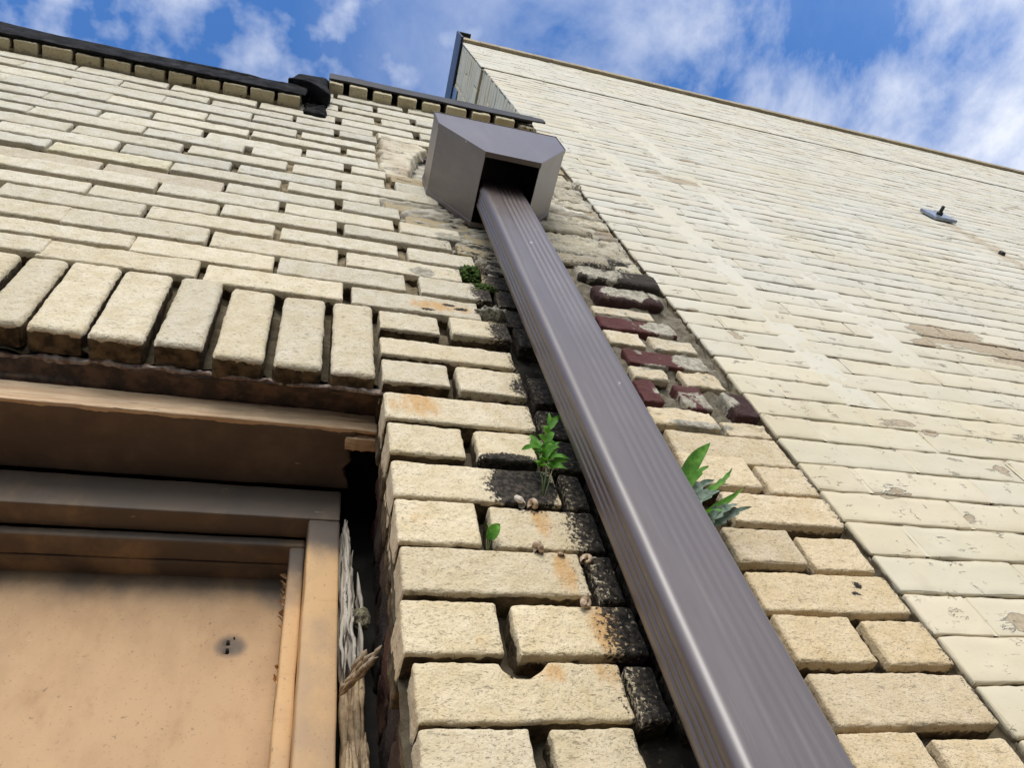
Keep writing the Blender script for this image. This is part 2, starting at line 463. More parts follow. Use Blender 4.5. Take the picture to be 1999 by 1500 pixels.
def mat_paintwood(name, a, b, soot, grain=(.15, 1, 1), soot_shade_amt=1.0):
    """painted timber with soot and scuffs; a, b the two paint shades"""
    m = M(name)
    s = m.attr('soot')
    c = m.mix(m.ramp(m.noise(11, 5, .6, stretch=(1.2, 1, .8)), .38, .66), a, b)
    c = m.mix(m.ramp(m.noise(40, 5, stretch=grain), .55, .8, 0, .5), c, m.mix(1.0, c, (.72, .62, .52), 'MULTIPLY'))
    sn = m.ramp(m.math('ADD', s, m.math('MULTIPLY', m.math('SUBTRACT', m.noise(16, 6, .62, stretch=(1, 1, .7)), .5), .9)), .25, 1.0, 0, .9 * soot_shade_amt)
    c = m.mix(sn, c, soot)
    c = m.mix(m.math('MULTIPLY', m.ramp(m.noise(120, 4, .6), .655, .72), .6), c, (.14, .085, .05))
    c = m.mix(m.math('MULTIPLY', m.ramp(m.noise(300, 3, .6), .62, .70), .35), c, (.16, .10, .06))
    c = m.mix(m.ramp(m.noise(7, 6, .65, stretch=(1, 1, .45)), .5, .75, 0, .35), c, m.mix(1.0, c, (.78, .66, .55), 'MULTIPLY'))
    c = m.mix(m.math('MULTIPLY', m.ramp(m.noise(75, 3, .6, stretch=(.3, 1, 1)), .73, .76), .4), c, (.6, .52, .42))
    nb = m.bump(m.noise(60, 6, .6, stretch=grain), .3, .002)
    return m.done(c, .62, m.bump(m.noise(500, 3), .15, .0006, nb), .4)

def mat_wood(name, a, b, stretch):
    m = M(name)
    gr = m.noise(150, 6, .65, stretch=stretch)
    c = m.mix(m.ramp(gr, .36, .62), a, b)
    c = m.mix(m.ramp(m.noise(24, 4, stretch=stretch), .55, .75, 0, .7), c, (.34, .29, .24))
    c = m.mix(m.ramp(gr, .60, .68), c, (.03, .022, .016))
    return m.done(c, .85, m.bump(gr, 1.0, .004), .25)

def mat_leaf():
    m = M('weed_leaf')
    c = m.mix(m.ramp(m.noise(90, 3), .35, .65), (.075, .23, .022), (.14, .36, .045))
    tl = m.n('ShaderNodeBsdfTranslucent'); m.ln(m.mix(1.0, c, (1.3, 1.3, .6), 'MULTIPLY'), tl.inputs['Color'])
    mx = m.n('ShaderNodeMixShader'); mx.inputs[0].default_value = .35
    mm = m.done(c, .6, m.bump(m.noise(220, 4), .6, .001), .35)
    m.t.links.new(m.p.outputs[0], mx.inputs[1]); m.t.links.new(tl.outputs[0], mx.inputs[2]); m.t.links.new(mx.outputs[0], m.out.inputs['Surface'])
    return mm

def mat_two(name, a, b, scale, rough=.8, bump=.5, dist=.002, spec=.4, metal=0.0, lo=.38, hi=.62):
    m = M(name)
    c = m.mix(m.ramp(m.noise(scale, 5, .6), lo, hi), a, b)
    return m.done(c, rough, m.bump(m.noise(scale * 2.2, 5, .6), bump, dist), spec, metal)

BRICK = mat_brick(); MORTAR = mat_mortar(); SMEAR = mat_smear(); RENDER = mat_render(); TAR = mat_tar()
PIPE = mat_gloss('brown_gutter_enamel', PIPE_C, .39, .5)
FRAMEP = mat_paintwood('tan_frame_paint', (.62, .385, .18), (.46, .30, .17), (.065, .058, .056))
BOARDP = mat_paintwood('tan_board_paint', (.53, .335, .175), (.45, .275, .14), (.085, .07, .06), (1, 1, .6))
CASEP = mat_paintwood('dark_brown_casing_paint', (.105, .075, .055), (.17, .12, .08), (.06, .05, .045))
STRIPW = mat_wood('weathered_bare_timber', (.62, .41, .25), (.78, .58, .38), (.06, 1, 1))
ROTW = mat_wood('rotten_grey_wood', (.34, .30, .25), (.62, .56, .47), (1, 1, .07))
ROTH = mat_wood('rotten_brown_wood', (.22, .15, .09), (.46, .34, .21), (.3, .3, .3))
RUSTM = mat_two('rusted_lintel_steel', (.05, .036, .028), (.14, .085, .055), 45, .8, .8, .003)
LIPM = mat_two('flaking_lintel_edge', (.20, .13, .10), (.40, .33, .28), 120, .8, .9, .003)
DARK = mat_two('dark_cavity_shade', (.010, .009, .008), (.028, .024, .02), 20, .9)  # near-black colour paints in the shade of cavities and holes
METAL = mat_two('galvanised_plate', (.20, .24, .30), (.28, .33, .40), 30, .28, .1, .001, .5, .6)
BOLT = mat_two('black_bolt_steel', (.02, .02, .02), (.05, .045, .04), 60, .5)
BLUEFL = mat_two('blue_grey_sheet_metal', (.10, .135, .19), (.15, .19, .25), 14, .4, .2, .002)
MOSS = mat_two('green_moss', (.018, .034, .008), (.10, .165, .03), 260, .95, 1.0, .004, .2)
SHELL = mat_two('snail_shell_brown', (.30, .19, .11), (.62, .47, .32), 240, .45, .3, .0008)
SHELLW = mat_two('snail_shell_white', (.55, .47, .36), (.78, .72, .62), 200, .45, .3, .0008)
LUMP = mat_two('mud_lump', (.16, .14, .085), (.38, .34, .22), 260, .95, 1.0, .004)
LEAF = mat_leaf(); STEM = mat_two('weed_stem', (.10, .18, .05), (.22, .22, .11), 60, .6)
PAVE = mat_two('worn_asphalt', (.055, .053, .05), (.10, .095, .088), 2.5, .9, .4, .004)
ROOFM = mat_two('roof_felt', (.03, .03, .03), (.06, .06, .058), 8, .9)

# ------------------------------------------------------------------ ground
mb = MB(); g = np.linspace(-40, 40, 41); X, Y = np.meshgrid(g, g, indexing='ij')
mb.add(np.stack([X, Y, np.full_like(X, GROUND)], -1).reshape(-1, 3), gridq(41, 41))
tag(mb.build('pavement', PAVE), kind='structure')

# ------------------------------------------------------------------ measured brickwork of the low wall: (course, x0, x1, z0, z1)
BLK = [(-3, -0.005, 0.012, 2.393, 2.446), (-3, 0.027, 0.22, 2.403, 2.448), (-3, 0.239, 0.439, 2.398, 2.462), (-2, -0.003, 0.127, 2.316, 2.377), (-2, 0.144, 0.344, 2.316, 2.377), (-1, -0.001, 0.028, 2.243, 2.303), (-1, 0.041, 0.232, 2.251, 2.301), (-1, 0.255, 0.455, 2.263, 2.319), (0, -0.072, 0.128, 2.167, 2.233), (0, 0.15, 0.35, 2.167, 2.233), (1, -0.8, -0.6, 2.107, 2.155), (1, -0.593, -0.392, 2.105, 2.158), (1, -0.379, -0.179, 2.102, 2.155), (1, -0.167, 0.022, 2.101, 2.159), (1, 0.042, 0.232, 2.1, 2.16), (1, 0.255, 0.455, 2.11, 2.166), (2, -0.896, -0.696, 2.039, 2.09), (2, -0.694, -0.486, 2.035, 2.093), (2, -0.48, -0.286, 2.036, 2.087), (2, -0.275, -0.084, 2.034, 2.082), (2, -0.072, 0.12, 2.025, 2.081), (2, 0.137, 0.337, 2.035, 2.082), (3, -0.782, -0.582, 1.963, 2.024), (3, -0.578, -0.375, 1.958, 2.026), (3, -0.372, -0.177, 1.959, 2.019), (3, -0.17, 0.021, 1.963, 2.014), (3, 0.037, 0.128, 1.969, 2.018), (4, -0.877, -0.677, 1.892, 1.949), (4, -0.682, -0.474, 1.885, 1.953), (4, -0.472, -0.269, 1.883, 1.943), (4, -0.262, -0.066, 1.884, 1.94), (4, -0.052, 0.123, 1.892, 1.943), (5, -0.78, -0.58, 1.818, 1.864), (5, -0.577, -0.373, 1.814, 1.865), (5, -0.364, -0.168, 1.814, 1.865), (5, -0.157, 0.039, 1.816, 1.862), (5, 0.056, 0.122, 1.817, 1.867), (6, -0.661, -0.461, 1.75, 1.798), (6, -0.453, -0.257, 1.746, 1.799), (6, -0.243, -0.046, 1.737, 1.793), (6, -0.034, 0.126, 1.738, 1.794), (7, -0.771, -0.571, 1.694, 1.74), (7, -0.566, -0.361, 1.686, 1.741), (7, -0.355, -0.164, 1.684, 1.735), (7, -0.144, 0.048, 1.686, 1.735), (7, 0.067, 0.141, 1.683, 1.731), (8, -0.68, -0.48, 1.615, 1.671), (8, -0.47, -0.276, 1.618, 1.671), (8, -0.259, -0.07, 1.616, 1.669), (8, -0.055, 0.136, 1.613, 1.671), (8, 0.162, 0.362, 1.607, 1.669), (9, -0.582, -0.38, 1.554, 1.61), (9, -0.367, -0.174, 1.551, 1.604), (9, -0.156, 0.033, 1.552, 1.603), (9, 0.047, 0.247, 1.551, 1.605), (10, -0.681, -0.481, 1.499, 1.544), (10, -0.474, -0.275, 1.494, 1.545), (10, -0.268, -0.073, 1.493, 1.539), (10, -0.056, 0.121, 1.491, 1.539), (11, -0.577, -0.377, 1.416, 1.472), (11, -0.368, -0.171, 1.416, 1.472), (11, -0.162, 0.032, 1.427, 1.478), (11, 0.05, 0.158, 1.427, 1.483), (12, -0.676, -0.476, 1.378, 1.423), (12, -0.476, -0.274, 1.371, 1.425), (12, -0.267, -0.067, 1.368, 1.42), (12, -0.053, 0.144, 1.364, 1.417), (12, 0.158, 0.273, 1.364, 1.418), (13, -0.565, -0.365, 1.303, 1.352), (13, -0.359, -0.163, 1.302, 1.351), (13, -0.154, 0.038, 1.305, 1.356), (13, 0.054, 0.249, 1.31, 1.357), (14, -0.469, -0.269, 1.239, 1.292), (14, -0.258, -0.065, 1.238, 1.291), (14, -0.052, 0.145, 1.241, 1.291), (14, 0.165, 0.285, 1.236, 1.292), (15, -0.561, -0.361, 1.175, 1.232), (15, -0.361, -0.161, 1.171, 1.232), (15, -0.152, 0.042, 1.167, 1.228), (15, 0.058, 0.252, 1.171, 1.225), (16, -0.456, -0.256, 1.114, 1.159), (16, -0.252, -0.055, 1.105, 1.16), (16, -0.045, 0.149, 1.098, 1.158), (16, 0.176, 0.293, 1.102, 1.163), (17, -0.552, -0.352, 1.054, 1.102), (17, -0.356, -0.156, 1.048, 1.104), (17, -0.142, 0.051, 1.036, 1.095), (17, 0.066, 0.263, 1.031, 1.089), (18, 0.106, 0.192, 0.966, 1.022), (18, 0.213, 0.303, 0.972, 1.028), (19, 0.105, 0.293, 0.889, 0.937), (20, 0.105, 0.191, 0.82, 0.876), (20, 0.205, 0.295, 0.813, 0.877), (21, 0.105, 0.29, 0.735, 0.792), (22, 0.107, 0.192, 0.67, 0.728), (22, 0.21, 0.28, 0.671, 0.728), (23, 0.108, 0.291, 0.598, 0.658), (23, 0.301, 0.323, 0.596, 0.656), (24, 0.109, 0.19, 0.529, 0.592), (24, 0.207, 0.322, 0.53, 0.591), (25, 0.11, 0.288, 0.467, 0.525), (25, 0.299, 0.321, 0.462, 0.523), (26, 0.107, 0.191, 0.402, 0.461), (26, 0.207, 0.325, 0.402, 0.459), (27, 0.114, 0.29, 0.339, 0.395), (27, 0.297, 0.321, 0.336, 0.391), (28, 0.113, 0.196, 0.282, 0.335), (28, 0.216, 0.284, 0.281, 0.334)]
RB = [('mF', 0.472, 0.554, 0.276, 0.325), ('mF', 0.569, 0.648, 0.272, 0.317), ('mE', 0.479, 0.656, 0.328, 0.385), ('mD', 0.478, 0.566, 0.394, 0.453), ('mD', 0.58, 0.656, 0.392, 0.449), ('mC', 0.477, 0.655, 0.458, 0.514), ('mB', 0.479, 0.563, 0.523, 0.579), ('mB', 0.574, 0.652, 0.519, 0.574), ('mA', 0.507, 0.662, 0.59, 0.646), ('kA', 0.479, 0.575, 0.657, 0.721), ('kA', 0.586, 0.656, 0.648, 0.705), ('kB', 0.483, 0.653, 0.708, 0.774), ('kC', 0.478, 0.579, 0.791, 0.835), ('kC', 0.587, 0.663, 0.779, 0.815), ('kD', 0.482, 0.496, 0.847, 0.908), ('kD', 0.548, 0.591, 0.842, 0.907), ('kD', 0.647, 0.652, 0.821, 0.883), ('kE', 0.489, 0.545, 0.913, 0.949), ('kE', 0.575, 0.641, 0.891, 0.953), ('kF', 0.496, 0.637, 0.944, 1.03), ('kG', 0.482, 0.544, 1.035, 1.107), ('kG', 0.561, 0.64, 1.013, 1.061), ('kH', 0.485, 0.624, 1.074, 1.143), ('kI', 0.485, 0.548, 1.166, 1.219), ('kJ', 0.484, 0.622, 1.135, 1.269), ('kK', 0.485, 0.66, 1.244, 1.322)]
SOL = [(-0.359, -0.314, 0.861, 1.043), (-0.307, -0.248, 0.858, 1.047), (-0.24, -0.181, 0.85, 1.038), (-0.168, -0.115, 0.849, 1.04), (-0.1, -0.043, 0.837, 1.028), (-0.029, 0.027, 0.832, 1.024), (0.04, 0.094, 0.828, 1.025)]

RED = (.115, .042, .042); DKRED = (.055, .026, .026); BLACKB = (.05, .04, .034)
def cream(x, z):
    t = max(0.0, min(1.0, (z - .55) / 1.0)); k = rng.uniform(.89, 1.05)
    lo = (.765, .645, .45) if x < .4 else (.73, .59, .395); hi = (.69, .648, .545)
    j = rng.uniform(-.03, .03)
    return tuple((a * (1 - t) + b * t) * k + j * q for a, b, q in zip(lo, hi, (1, .6, 0)))

GR = [(.47, 1.385, .06, .010, .55), (.55, 1.345, .10, .012, .6), (.60, 1.535, .05, .012, .55), (.645, 1.46, .012, .03, .6), (.50, 1.45, .06, .014, .5), (.62, 1.66, .03, .012, .5), (.252, .628, .040, .040, 1.3), (.245, .672, .040, .016, 1.2), (.30, .84, .03, .03, .8), (.30, 1.0, .035, .05, .8), (.29, 1.13, .035, .05, .8), (.27, 1.22, .03, .04, .6),
      (.235, 1.06, .012, .006, 1.1), (.18, 1.045, .012, .005, .9), (.215, 1.07, .012, .005, 1.0), (.61, .50, .006, .006, .9), (.60, .487, .008, .003, .9), (.255, 1.33, .05, .03, .4)]
RU = [(.15, .775, .028, .035, .9), (.125, .77, .02, .03, .7), (.262, .572, .012, .028, .9), (.268, .50, .012, .03, 1.0), (.292, .435, .016, .035, 1.1), (.228, .385, .016, .012, .9), (.28, .385, .02, .02, .6),
      (.20, 1.06, .06, .02, .9), (.13, .565, .012, .016, .6), (.225, .78, .02, .02, .5), (.29, .62, .02, .03, .4), (.345, 1.3, .03, .02, .4), (.20, .90, .05, .02, .35), (.17, .42, .02, .01, .35)]
SM = [(.56, 1.02, .11, .26, .33), (.62, .93, .02, .02, .5), (.52, .88, .02, .02, .7), (.56, 1.62, .16, .06, .50), (.52, 1.40, .12, .03, .62), (.56, 1.50, .10, .03, .55), (.60, 1.86, .06, .05, .5), (.612, .985, .035, .03, 1.1), (.60, 1.10, .04, .03, 1.0), (.60, .87, .045, .03, .8), (.555, .865, .02, .03, .6), (.55, .80, .05, .008, 1.2), (.63, 1.20, .04, .05, .6), (.56, 1.2, .06, .03, .8), (.53, .955, .05, .012, 1.0),
      (.185, 1.19, .022, .02, 1.1), (.53, 1.28, .07, .03, .8), (.26, 1.37, .05, .03, .8)]
def w1mask(x, z):
    g = sstep(x, .252, .318) * sstep(x, .42, .36) * sstep(z, 1.40, 1.25) * .74
    g = np.maximum(g, sstep(x, .638, .66) * .55 * sstep(z, .85, .7))
    r = np.zeros_like(x); s = np.zeros_like(x)
    for L, arr in ((GR, 0), (RU, 1), (SM, 2)):
        for a, b, c, d, k in L:
            e = k * (1.2 if arr == 1 else 1) * np.exp(-(((x - a) / c) ** 2 + ((z - b) / d) ** 2) ** 1.4 * .9)
            if arr == 0: g = np.maximum(g, e)
            elif arr == 1: r = np.maximum(r, e)
            else: s = np.maximum(s, e)
    return np.stack([g, r, s], 1)

cream_building = empty('cream_brick_building', (-.3, .1, GROUND))
tag(cream_building, 'low cream brick building with raked joints, black roof edge and a boarded window', 'building')

facing = MB(); count = 0
def put(x0, x1, z0, z1, tint=None, coarse=False, **kw):
    global count
    count += 1
    zc = (z0 + z1) / 2
    near = zc < .85
    res = .03 if coarse else (.0026 if near else (.0036 if zc < 1.3 else .006))
    amp = (.0007, .00055, .0004) if near else ((.0008, .0005, .0004) if zc < 1.4 else (.0009, .0007, 0))
    if coarse: amp = (.001, 0, 0)
    dep = .040 if near else .030
    a = dict(depth=dep, r=.0030 if near else .0028, grow=.0012, res=res, a=amp, tint=tint or cream(x0, zc), mask=w1mask, raw=1.0 if zc < .86 else (.85 if zc < 1.25 else .68), sk=3, seed=count % 97, warp=.0012,
             y=rng.uniform(-.0015, .0015))
    a.update(kw)
    brick(facing, x0, x1, z0, z1, **a)

rows = {}
for (k, x0, x1, z0, z1) in BLK:
    rows.setdefault(k, []).append((x0, x1, z0, z1))
for k, L in rows.items():
    for (x0, x1, z0, z1) in L:
        kw = {}; z0 += .0042 if k >= 18 else .002
        if k >= 18 and abs(x0 - .108) < .012: kw = dict(depth=.074, sk=20, side=.045)
        if k == 27 and x0 < .15: kw['chip'] = (.205, .396, .016)
        t = None
        if k == 11 and x1 < -.3 and x1 > -.4: t = (.60, .53, .41)
        if k == 11 and -.38 < x0 < -.3: t = (.60, .53, .42)
        if k == 10 and -.48 < x0 < -.47: t = (.72, .66, .50)
        put(x0, x1, z0, z1, t, **kw)
    # the same courses run on outside the picture and behind the downspout
    z0 = L[0][2]; z1 = L[0][3]
    x = L[0][0] - .013
    lim = -2.2 if k >= 1 and k <= 17 else None
    while lim and x > lim:
        put(x - .2, x, z0, z1, coarse=True); x -= .213
    x = L[-1][1] + .014; z0 = L[-1][2]; z1 = L[-1][3]
    end = .655 if k <= 9 else .470
    while x < end - .03 and k not in (19, 28):
        x2 = min(x + .2, end)
        if not (3 <= k <= 6 and x2 > .2): put(x, x2, z0, z1, BLACKB if k in (23, 24) else (.46, .38, .25), y=.004)
        x = x2 + .013
for k in range(10, 18):                              # behind the pipe, above the broken corner
    pass
tints = {'kF': RED, 'kH': RED, 'kJ': DKRED, 'kK': BLACKB}
for (k, x0, x1, z0, z1) in RB:
    t = tints.get(k)
    kw = {}
    if k == 'kD': t = DKRED if x0 > .6 else RED
    if k == 'kD' and x0 > .6: x0 = .618; x1 = .660; kw = dict(y=-.004)
    if k == 'kD' and x0 < .49: x1 = .512
    if k in ('kJ', 'kK'): kw = dict(y=-.012, depth=.05, r=.01)
    if k == 'kJ': z0 = 1.165; z1 = 1.222; x0 = .5; x1 = .63
    if k == 'kK': z0 = 1.252; z1 = 1.312
    if k == 'kI': z0 = 1.128; z1 = 1.160; x1 = .6
    if k == 'kH': z0 = 1.075; z1 = 1.122
    if k == 'kF': z0 = .960; z1 = 1.008
    if k == 'kG' and x0 > .55: z0 = 1.018
    if k == 'kG' and x0 < .55: z0 = 1.020; z1 = 1.066
    if k == 'kE': z0 = max(z0, .905)
    if k in ('kC', 'kD', 'kE', 'kF', 'kG', 'kH', 'kI'): kw.setdefault('y', .004)
    if t is not None: kw['raw'] = 0
    if k in ('kC', 'kD', 'kE', 'kF', 'kG', 'kH', 'kI', 'kJ', 'kK'): kw.update(a=(.0018, .0012, .0007), warp=.002)
    z0 += .0045
    put(x0, min(x1, .6575), z0, z1, t, **kw)
# courses below the picture and beside the window, down to the pavement
z = .268
while z > GROUND + .02:
    off = .0 if int(round((.268 - z) / .065)) % 2 else .1
    for a, b in ((.108, .656), (-2.2, -1.12)):
        x = a; first = True
        while x < b - .03:
            x2 = min(x + (.2 - off if first and off else .2), b); first = False
            put(x, x2, z - .056, z, coarse=True, depth=.074 if a > 0 and x == a else .034); x = x2 + .013
    z -= .065
for z in np.arange(.29, 1.05, .0645):
    x = -1.12 - .2
    while x > -2.25:
        put(x, x + .2, z, z + .055, coarse=True); x -= .213
z = 1.334
while z < 2.0:
    x = .40 + rng.uniform(-.03, .03)
    while x < .645:
        x2 = min(x + rng.choice([.09, .2, .17]), .657)
        if x2 > .62: x2 = .657 - rng.uniform(0, .012)
        t = rng.choice([(.52, .47, .37), (.60, .55, .44), (.42, .37, .29), (.64, .58, .45), (.33, .27, .21)])
        put(x, x2, z + rng.uniform(0, .003), z + .0575 + rng.uniform(-.004, .002), t, y=rng.uniform(-.004, .004), a=(.0035, .0020, .0008), r=.009, res=.0036, warp=.003)
        x = x2 + .010
    z += .0625
facing.build('brick_facing', BRICK, cream_building)

sol = MB(); facing = sol
SL = list(SOL)
x = SOL[0][0] - .012
while x > -1.16:
    SL.append((x - .058, x, .862, 1.046)); x -= .071
for i, (x0, x1, z0, z1) in enumerate(SL):
    vis = i < len(SOL)
    put(x0, x1, z0, z1, coarse=not vis, depth=.033, sk=7 if vis else 3, y=rng.uniform(-.003, .001), res=.003 if vis else .03, r=.007, raw=.85)
sol.build('soldier_course', BRICK, cream_building)

# mortar bed behind the bricks, with the window left open
def sheet(mb, x0, x1, z0, z1, res, yfun, keep=None, tintf=None, maskf=None):
    xs = np.arange(x0, x1 + res * .5, res); zs = np.arange(z0, z1 + res * .5, res)
    X, Z = np.meshgrid(xs, zs, indexing='ij')
    p = np.stack([X, np.zeros_like(X), Z], -1).reshape(-1, 3)
    p[:, 1] = yfun(p)
    f = gridq(len(xs), len(zs))
    if keep is not None:
        c = p[f].mean(1); f = f[keep(c)]
    mb.add(p, f, tint=tintf(p) if tintf else np.array((.66, .60, .47)), mask=maskf(p) if maskf else np.zeros((len(p), 3)))
def mor_tint(p):
    t = sstep(p[:, 2], .8, 1.25)[:, None]
    lo = np.array((.12, .098, .066)); hi = np.array((.37, .305, .20))
    return lo * (1 - t) + hi * t
def mor_mask(p):
    m = w1mask(p[:, 0], p[:, 2]); m[:, 0] = np.maximum(m[:, 0], .12); return m
def mor_tint2(p):
    k = (sstep(p[:, 0], .46, .49) * sstep(p[:, 2], .77, .80) * sstep(p[:, 2], 1.36, 1.30))[:, None]
    return mor_tint(p) * (1 - k) + np.array((.24, .215, .165)) * k
mo = MB()
ym = lambda p: .0185 + .012 * sstep(p[:, 2], 1.3, .9) - .012 * sstep(p[:, 0], .46, .49) * sstep(p[:, 2], .77, .80) * sstep(p[:, 2], 1.36, 1.30) + .0095 * fbm(p, .05, 4, 3) + .004 * noise(p, .008, 8)
op = lambda c: ~((c[:, 0] < .106) & (c[:, 0] > -1.12) & (c[:, 2] < .855))
sheet(mo, -.95, .664, .25, 2.46, .006, ym, lambda c: op(c) & ((c[:, 2] < 2.24) | (c[:, 0] > -.02)) & ~((c[:, 0] > .200) & (c[:, 0] < .30) & (c[:, 2] > 1.715) & (c[:, 2] < 1.99)), mor_tint2, mor_mask)
sheet(mo, -2.2, -.95, GROUND, 2.24, .05, lambda p: np.full(len(p), .018), op, mor_tint)
sheet(mo, -.95, .664, GROUND, .25, .05, lambda p: np.full(len(p), .022), op, mor_tint)
mo.build('mortar_bed', MORTAR, cream_building)

# old cement smeared over the corner and the cream patch beside the outlet
def polymask(p, poly, soft, seed):
    """>0 inside the outline (x, z), in metres from the edge, with a ragged edge"""
    P2 = np.array(poly); d = np.full(len(p), 1e9); ins = np.zeros(len(p), bool)
    x, z = p[:, 0], p[:, 2]
    for i in range(len(P2)):
        a = P2[i]; b = P2[(i + 1) % len(P2)]
        t = np.clip(((x - a[0]) * (b[0] - a[0]) + (z - a[1]) * (b[1] - a[1])) / ((b - a) @ (b - a)), 0, 1)
        d = np.minimum(d, np.hypot(x - a[0] - t * (b[0] - a[0]), z - a[1] - t * (b[1] - a[1])))
        c = (a[1] > z) != (b[1] > z)
        ins ^= c & (x < (b[0] - a[0]) * (z - a[1]) / (b[1] - a[1] + 1e-12) + a[0])
    return np.where(ins, d, -d) + soft * fbm(p, .03, seed, 4)
def patch(name, poly, res, mat, front, rough, maskf, seed, back=.034, soft=.012):
    P2 = np.array(poly); mb = MB()
    x0, z0 = P2.min(0) - .03; x1, z1 = P2.max(0) + .03
    x1 = min(x1, .6585)
    mm = {}
    def yf(p):
        s = polymask(p, poly, soft, seed); t = sstep(s, -.006, .010)
        y = front + (.0045 * sstep(np.sin((p[:, 2] - .02 * p[:, 0]) * 2 * math.pi / .0625 + .8 * noise(p, .09, 5)), .55, 1.0) if seed == 31 else 0) + rough[0] * fbm(p, (.10, .05, .05), seed + 3, 3) + rough[1] * fbm(p, (.03, .02, .012), seed + 6, 3)
        return back * (1 - t) + y * t
    sheet(mb, x0, x1, z0, z1, res, yf, (lambda c: c[:, 1] < .024) if mat is RENDER else None, None, maskf)
    if mat is not RENDER: mb.attr.pop('tint')
    mb.build(name, mat, cream_building)
def sm_mask(p):
    x, z = p[:, 0], p[:, 2]
    g = sstep(x, .22, .27) * sstep(x, .46, .40) * .35 + .25 * sstep(z, 1.48, 1.36) * sstep(x, .4, .5)
    g = g + .10 + .35 * np.exp(-((x - .57) / .12) ** 2 - ((z - 1.38) / .05) ** 2) + .30 * np.exp(-((x - .17) / .05) ** 2 - ((z - 1.465) / .04) ** 2)
    w = .75 * np.exp(-((x - .60) / .05) ** 2 - ((z - 1.77) / .035) ** 2) + .75 * np.exp(-((x - .595) / .05) ** 2 - ((z - 1.69) / .02) ** 2) + .55 * np.exp(-((x - .56) / .06) ** 2 - ((z - 1.58) / .02) ** 2)
    return np.stack([g, w, np.zeros_like(x)], 1)
patch('cement_smear', [(.090, 1.56), (.112, 1.53), (.155, 1.49), (.163, 1.437), (.227, 1.435), (.268, 1.38), (.25, 1.325), (.29, 1.30), (.30, 1.22), (.40, 1.24), (.47, 1.325), (.60, 1.335), (.665, 1.355), (.67, 2.0), (.60, 1.94), (.52, 1.70), (.30, 1.60), (.2, 1.62)],
      .0032, SMEAR, .003, (.0045, .0042), sm_mask, 31)
def cp_mask(p):
    x, z = p[:, 0], p[:, 2]
    return np.stack([.36 + .25 * sstep(z, 1.80, 1.72), .62 + 0 * x, 0 * x], 1)
patch('cream_patch', [(.132, 2.09), (.23, 2.09), (.26, 2.0), (.225, 1.90), (.205, 1.80), (.206, 1.69), (.145, 1.715), (.128, 1.75), (.128, 1.90)], .0035, RENDER, .003, (.0035, .0022), cp_mask, 77, soft=.008)

# bare common brick of the window reveal, behind the facing
rv = MB(); z = -.55; i = 0
while z < .79:
    i += 1
    c = [(.05, .036, .032), (.075, .045, .036), (.04, .032, .028), (.11, .055, .04)][(i * 7) % 4]
    rbox(rv, (.116 + rng.uniform(-.004, .004), .078, z), (.2, .165, z + .061), .006, .006 if z > .25 else .03, (.004, .002), (.03, .009), i, tint=np.array(c), mask=np.array((.12, .1, .05)), raw=0.)
    rbox(rv, (.122 + rng.uniform(-.004, .004), .168, z), (.2, .27, z + .061), .006, .006 if z > .25 else .03, (.004, .002), (.03, .009), i + 40, tint=np.array(c) * .8, mask=np.array((.2, .1, .1)), raw=0.)
    z += .064
rv.build('reveal_brick', BRICK, cream_building)

# roof edge: rowlock course, black covering
cp = MB()
gaps = [-.751, -.689, -.615, -.551, -.482, -.402, -.336, -.27, -.203, -.134, -.068]
while gaps[0] > -2.15: gaps.insert(0, gaps[0] - .0675)
for a, b in zip(gaps[:-1], gaps[1:]):
    rbox(cp, (a + .0045, -.028 + rng.uniform(-.002, .002), 2.170), (b - .0045, .07, 2.262), .004, .008 if a > -.95 else .04, (.001, .0012), (.03, .008), int(a * 100) + 300, tint=np.array((.56, .49, .34)) * rng.uniform(.9, 1.05), mask=np.array((.1, .1, .05)), raw=0.)
gr = [-.012, .048, .12, .195, .272, .347, .43, .508, .59, .664]
for a, b in zip(gr[:-1], gr[1:]):
    brk = b > .65
    rbox(cp, (a + .010, -.030 + (.012 if brk else rng.uniform(-.002, .002)), 2.4485), (b - .009, .07, 2.532), .005, .008, (.004 if brk else .001, .003 if brk else .0012), (.025, .008), int(a * 100) + 500, tint=np.array((.60, .53, .37)) * rng.uniform(.9, 1.05), mask=np.array((.5 if brk else .12, .1, .05)), raw=0.)
rbox(cp, (-2.19, -.006, 2.172), (-.07, .06, 2.255), .002, .03, (.003, 0), tint=np.array((.26, .215, .14)), mask=np.array((.25, 0, 0)), raw=0.)
rbox(cp, (-.010, .002, 2.452), (.655, .06, 2.525), .002, .03, (.003, 0), tint=np.array((.16, .13, .09)), mask=np.array((.45, 0, 0)), raw=0.)
cp.build('coping_course', BRICK, cream_building)

fl = MB()
def sag(q):
    q[:, 2] += .004 * noise(q * np.array((1, 0, 0)), .11, 3) + .012 * sstep(q[:, 0], -.70, -.78) * (q[:, 2] > 2.24)
    return q
rbox(fl, (-2.2, -.038, 2.176), (-.058, -.0305, 2.272), .003, .008, (.0025, .0012), (.05, .012), 3, ragged=sag)
rbox(fl, (-2.2, -.038, 2.262), (-.050, .15, 2.284), .008, .02, (.003, .001), (.05, .012), 4, ragged=sag)
fl.build('roof_flashing', TAR, cream_building)
fl = MB()
def tip(q):
    t = sstep(q[:, 0], .60, .70); q[:, 2] -= .030 * t * (q[:, 2] - 2.467) / .07; q[:, 1] -= .004 * t
    return q
rbox(fl, (-.005, -.0385, 2.470), (.685, -.0325, 2.545), .002, .012, (.0018, .0008), (.06, .012), 13, ragged=tip)
rbox(fl, (-.005, -.0385, 2.536), (.66, .15, 2.552), .004, .03, (.002, 0), (.06, .012), 14)
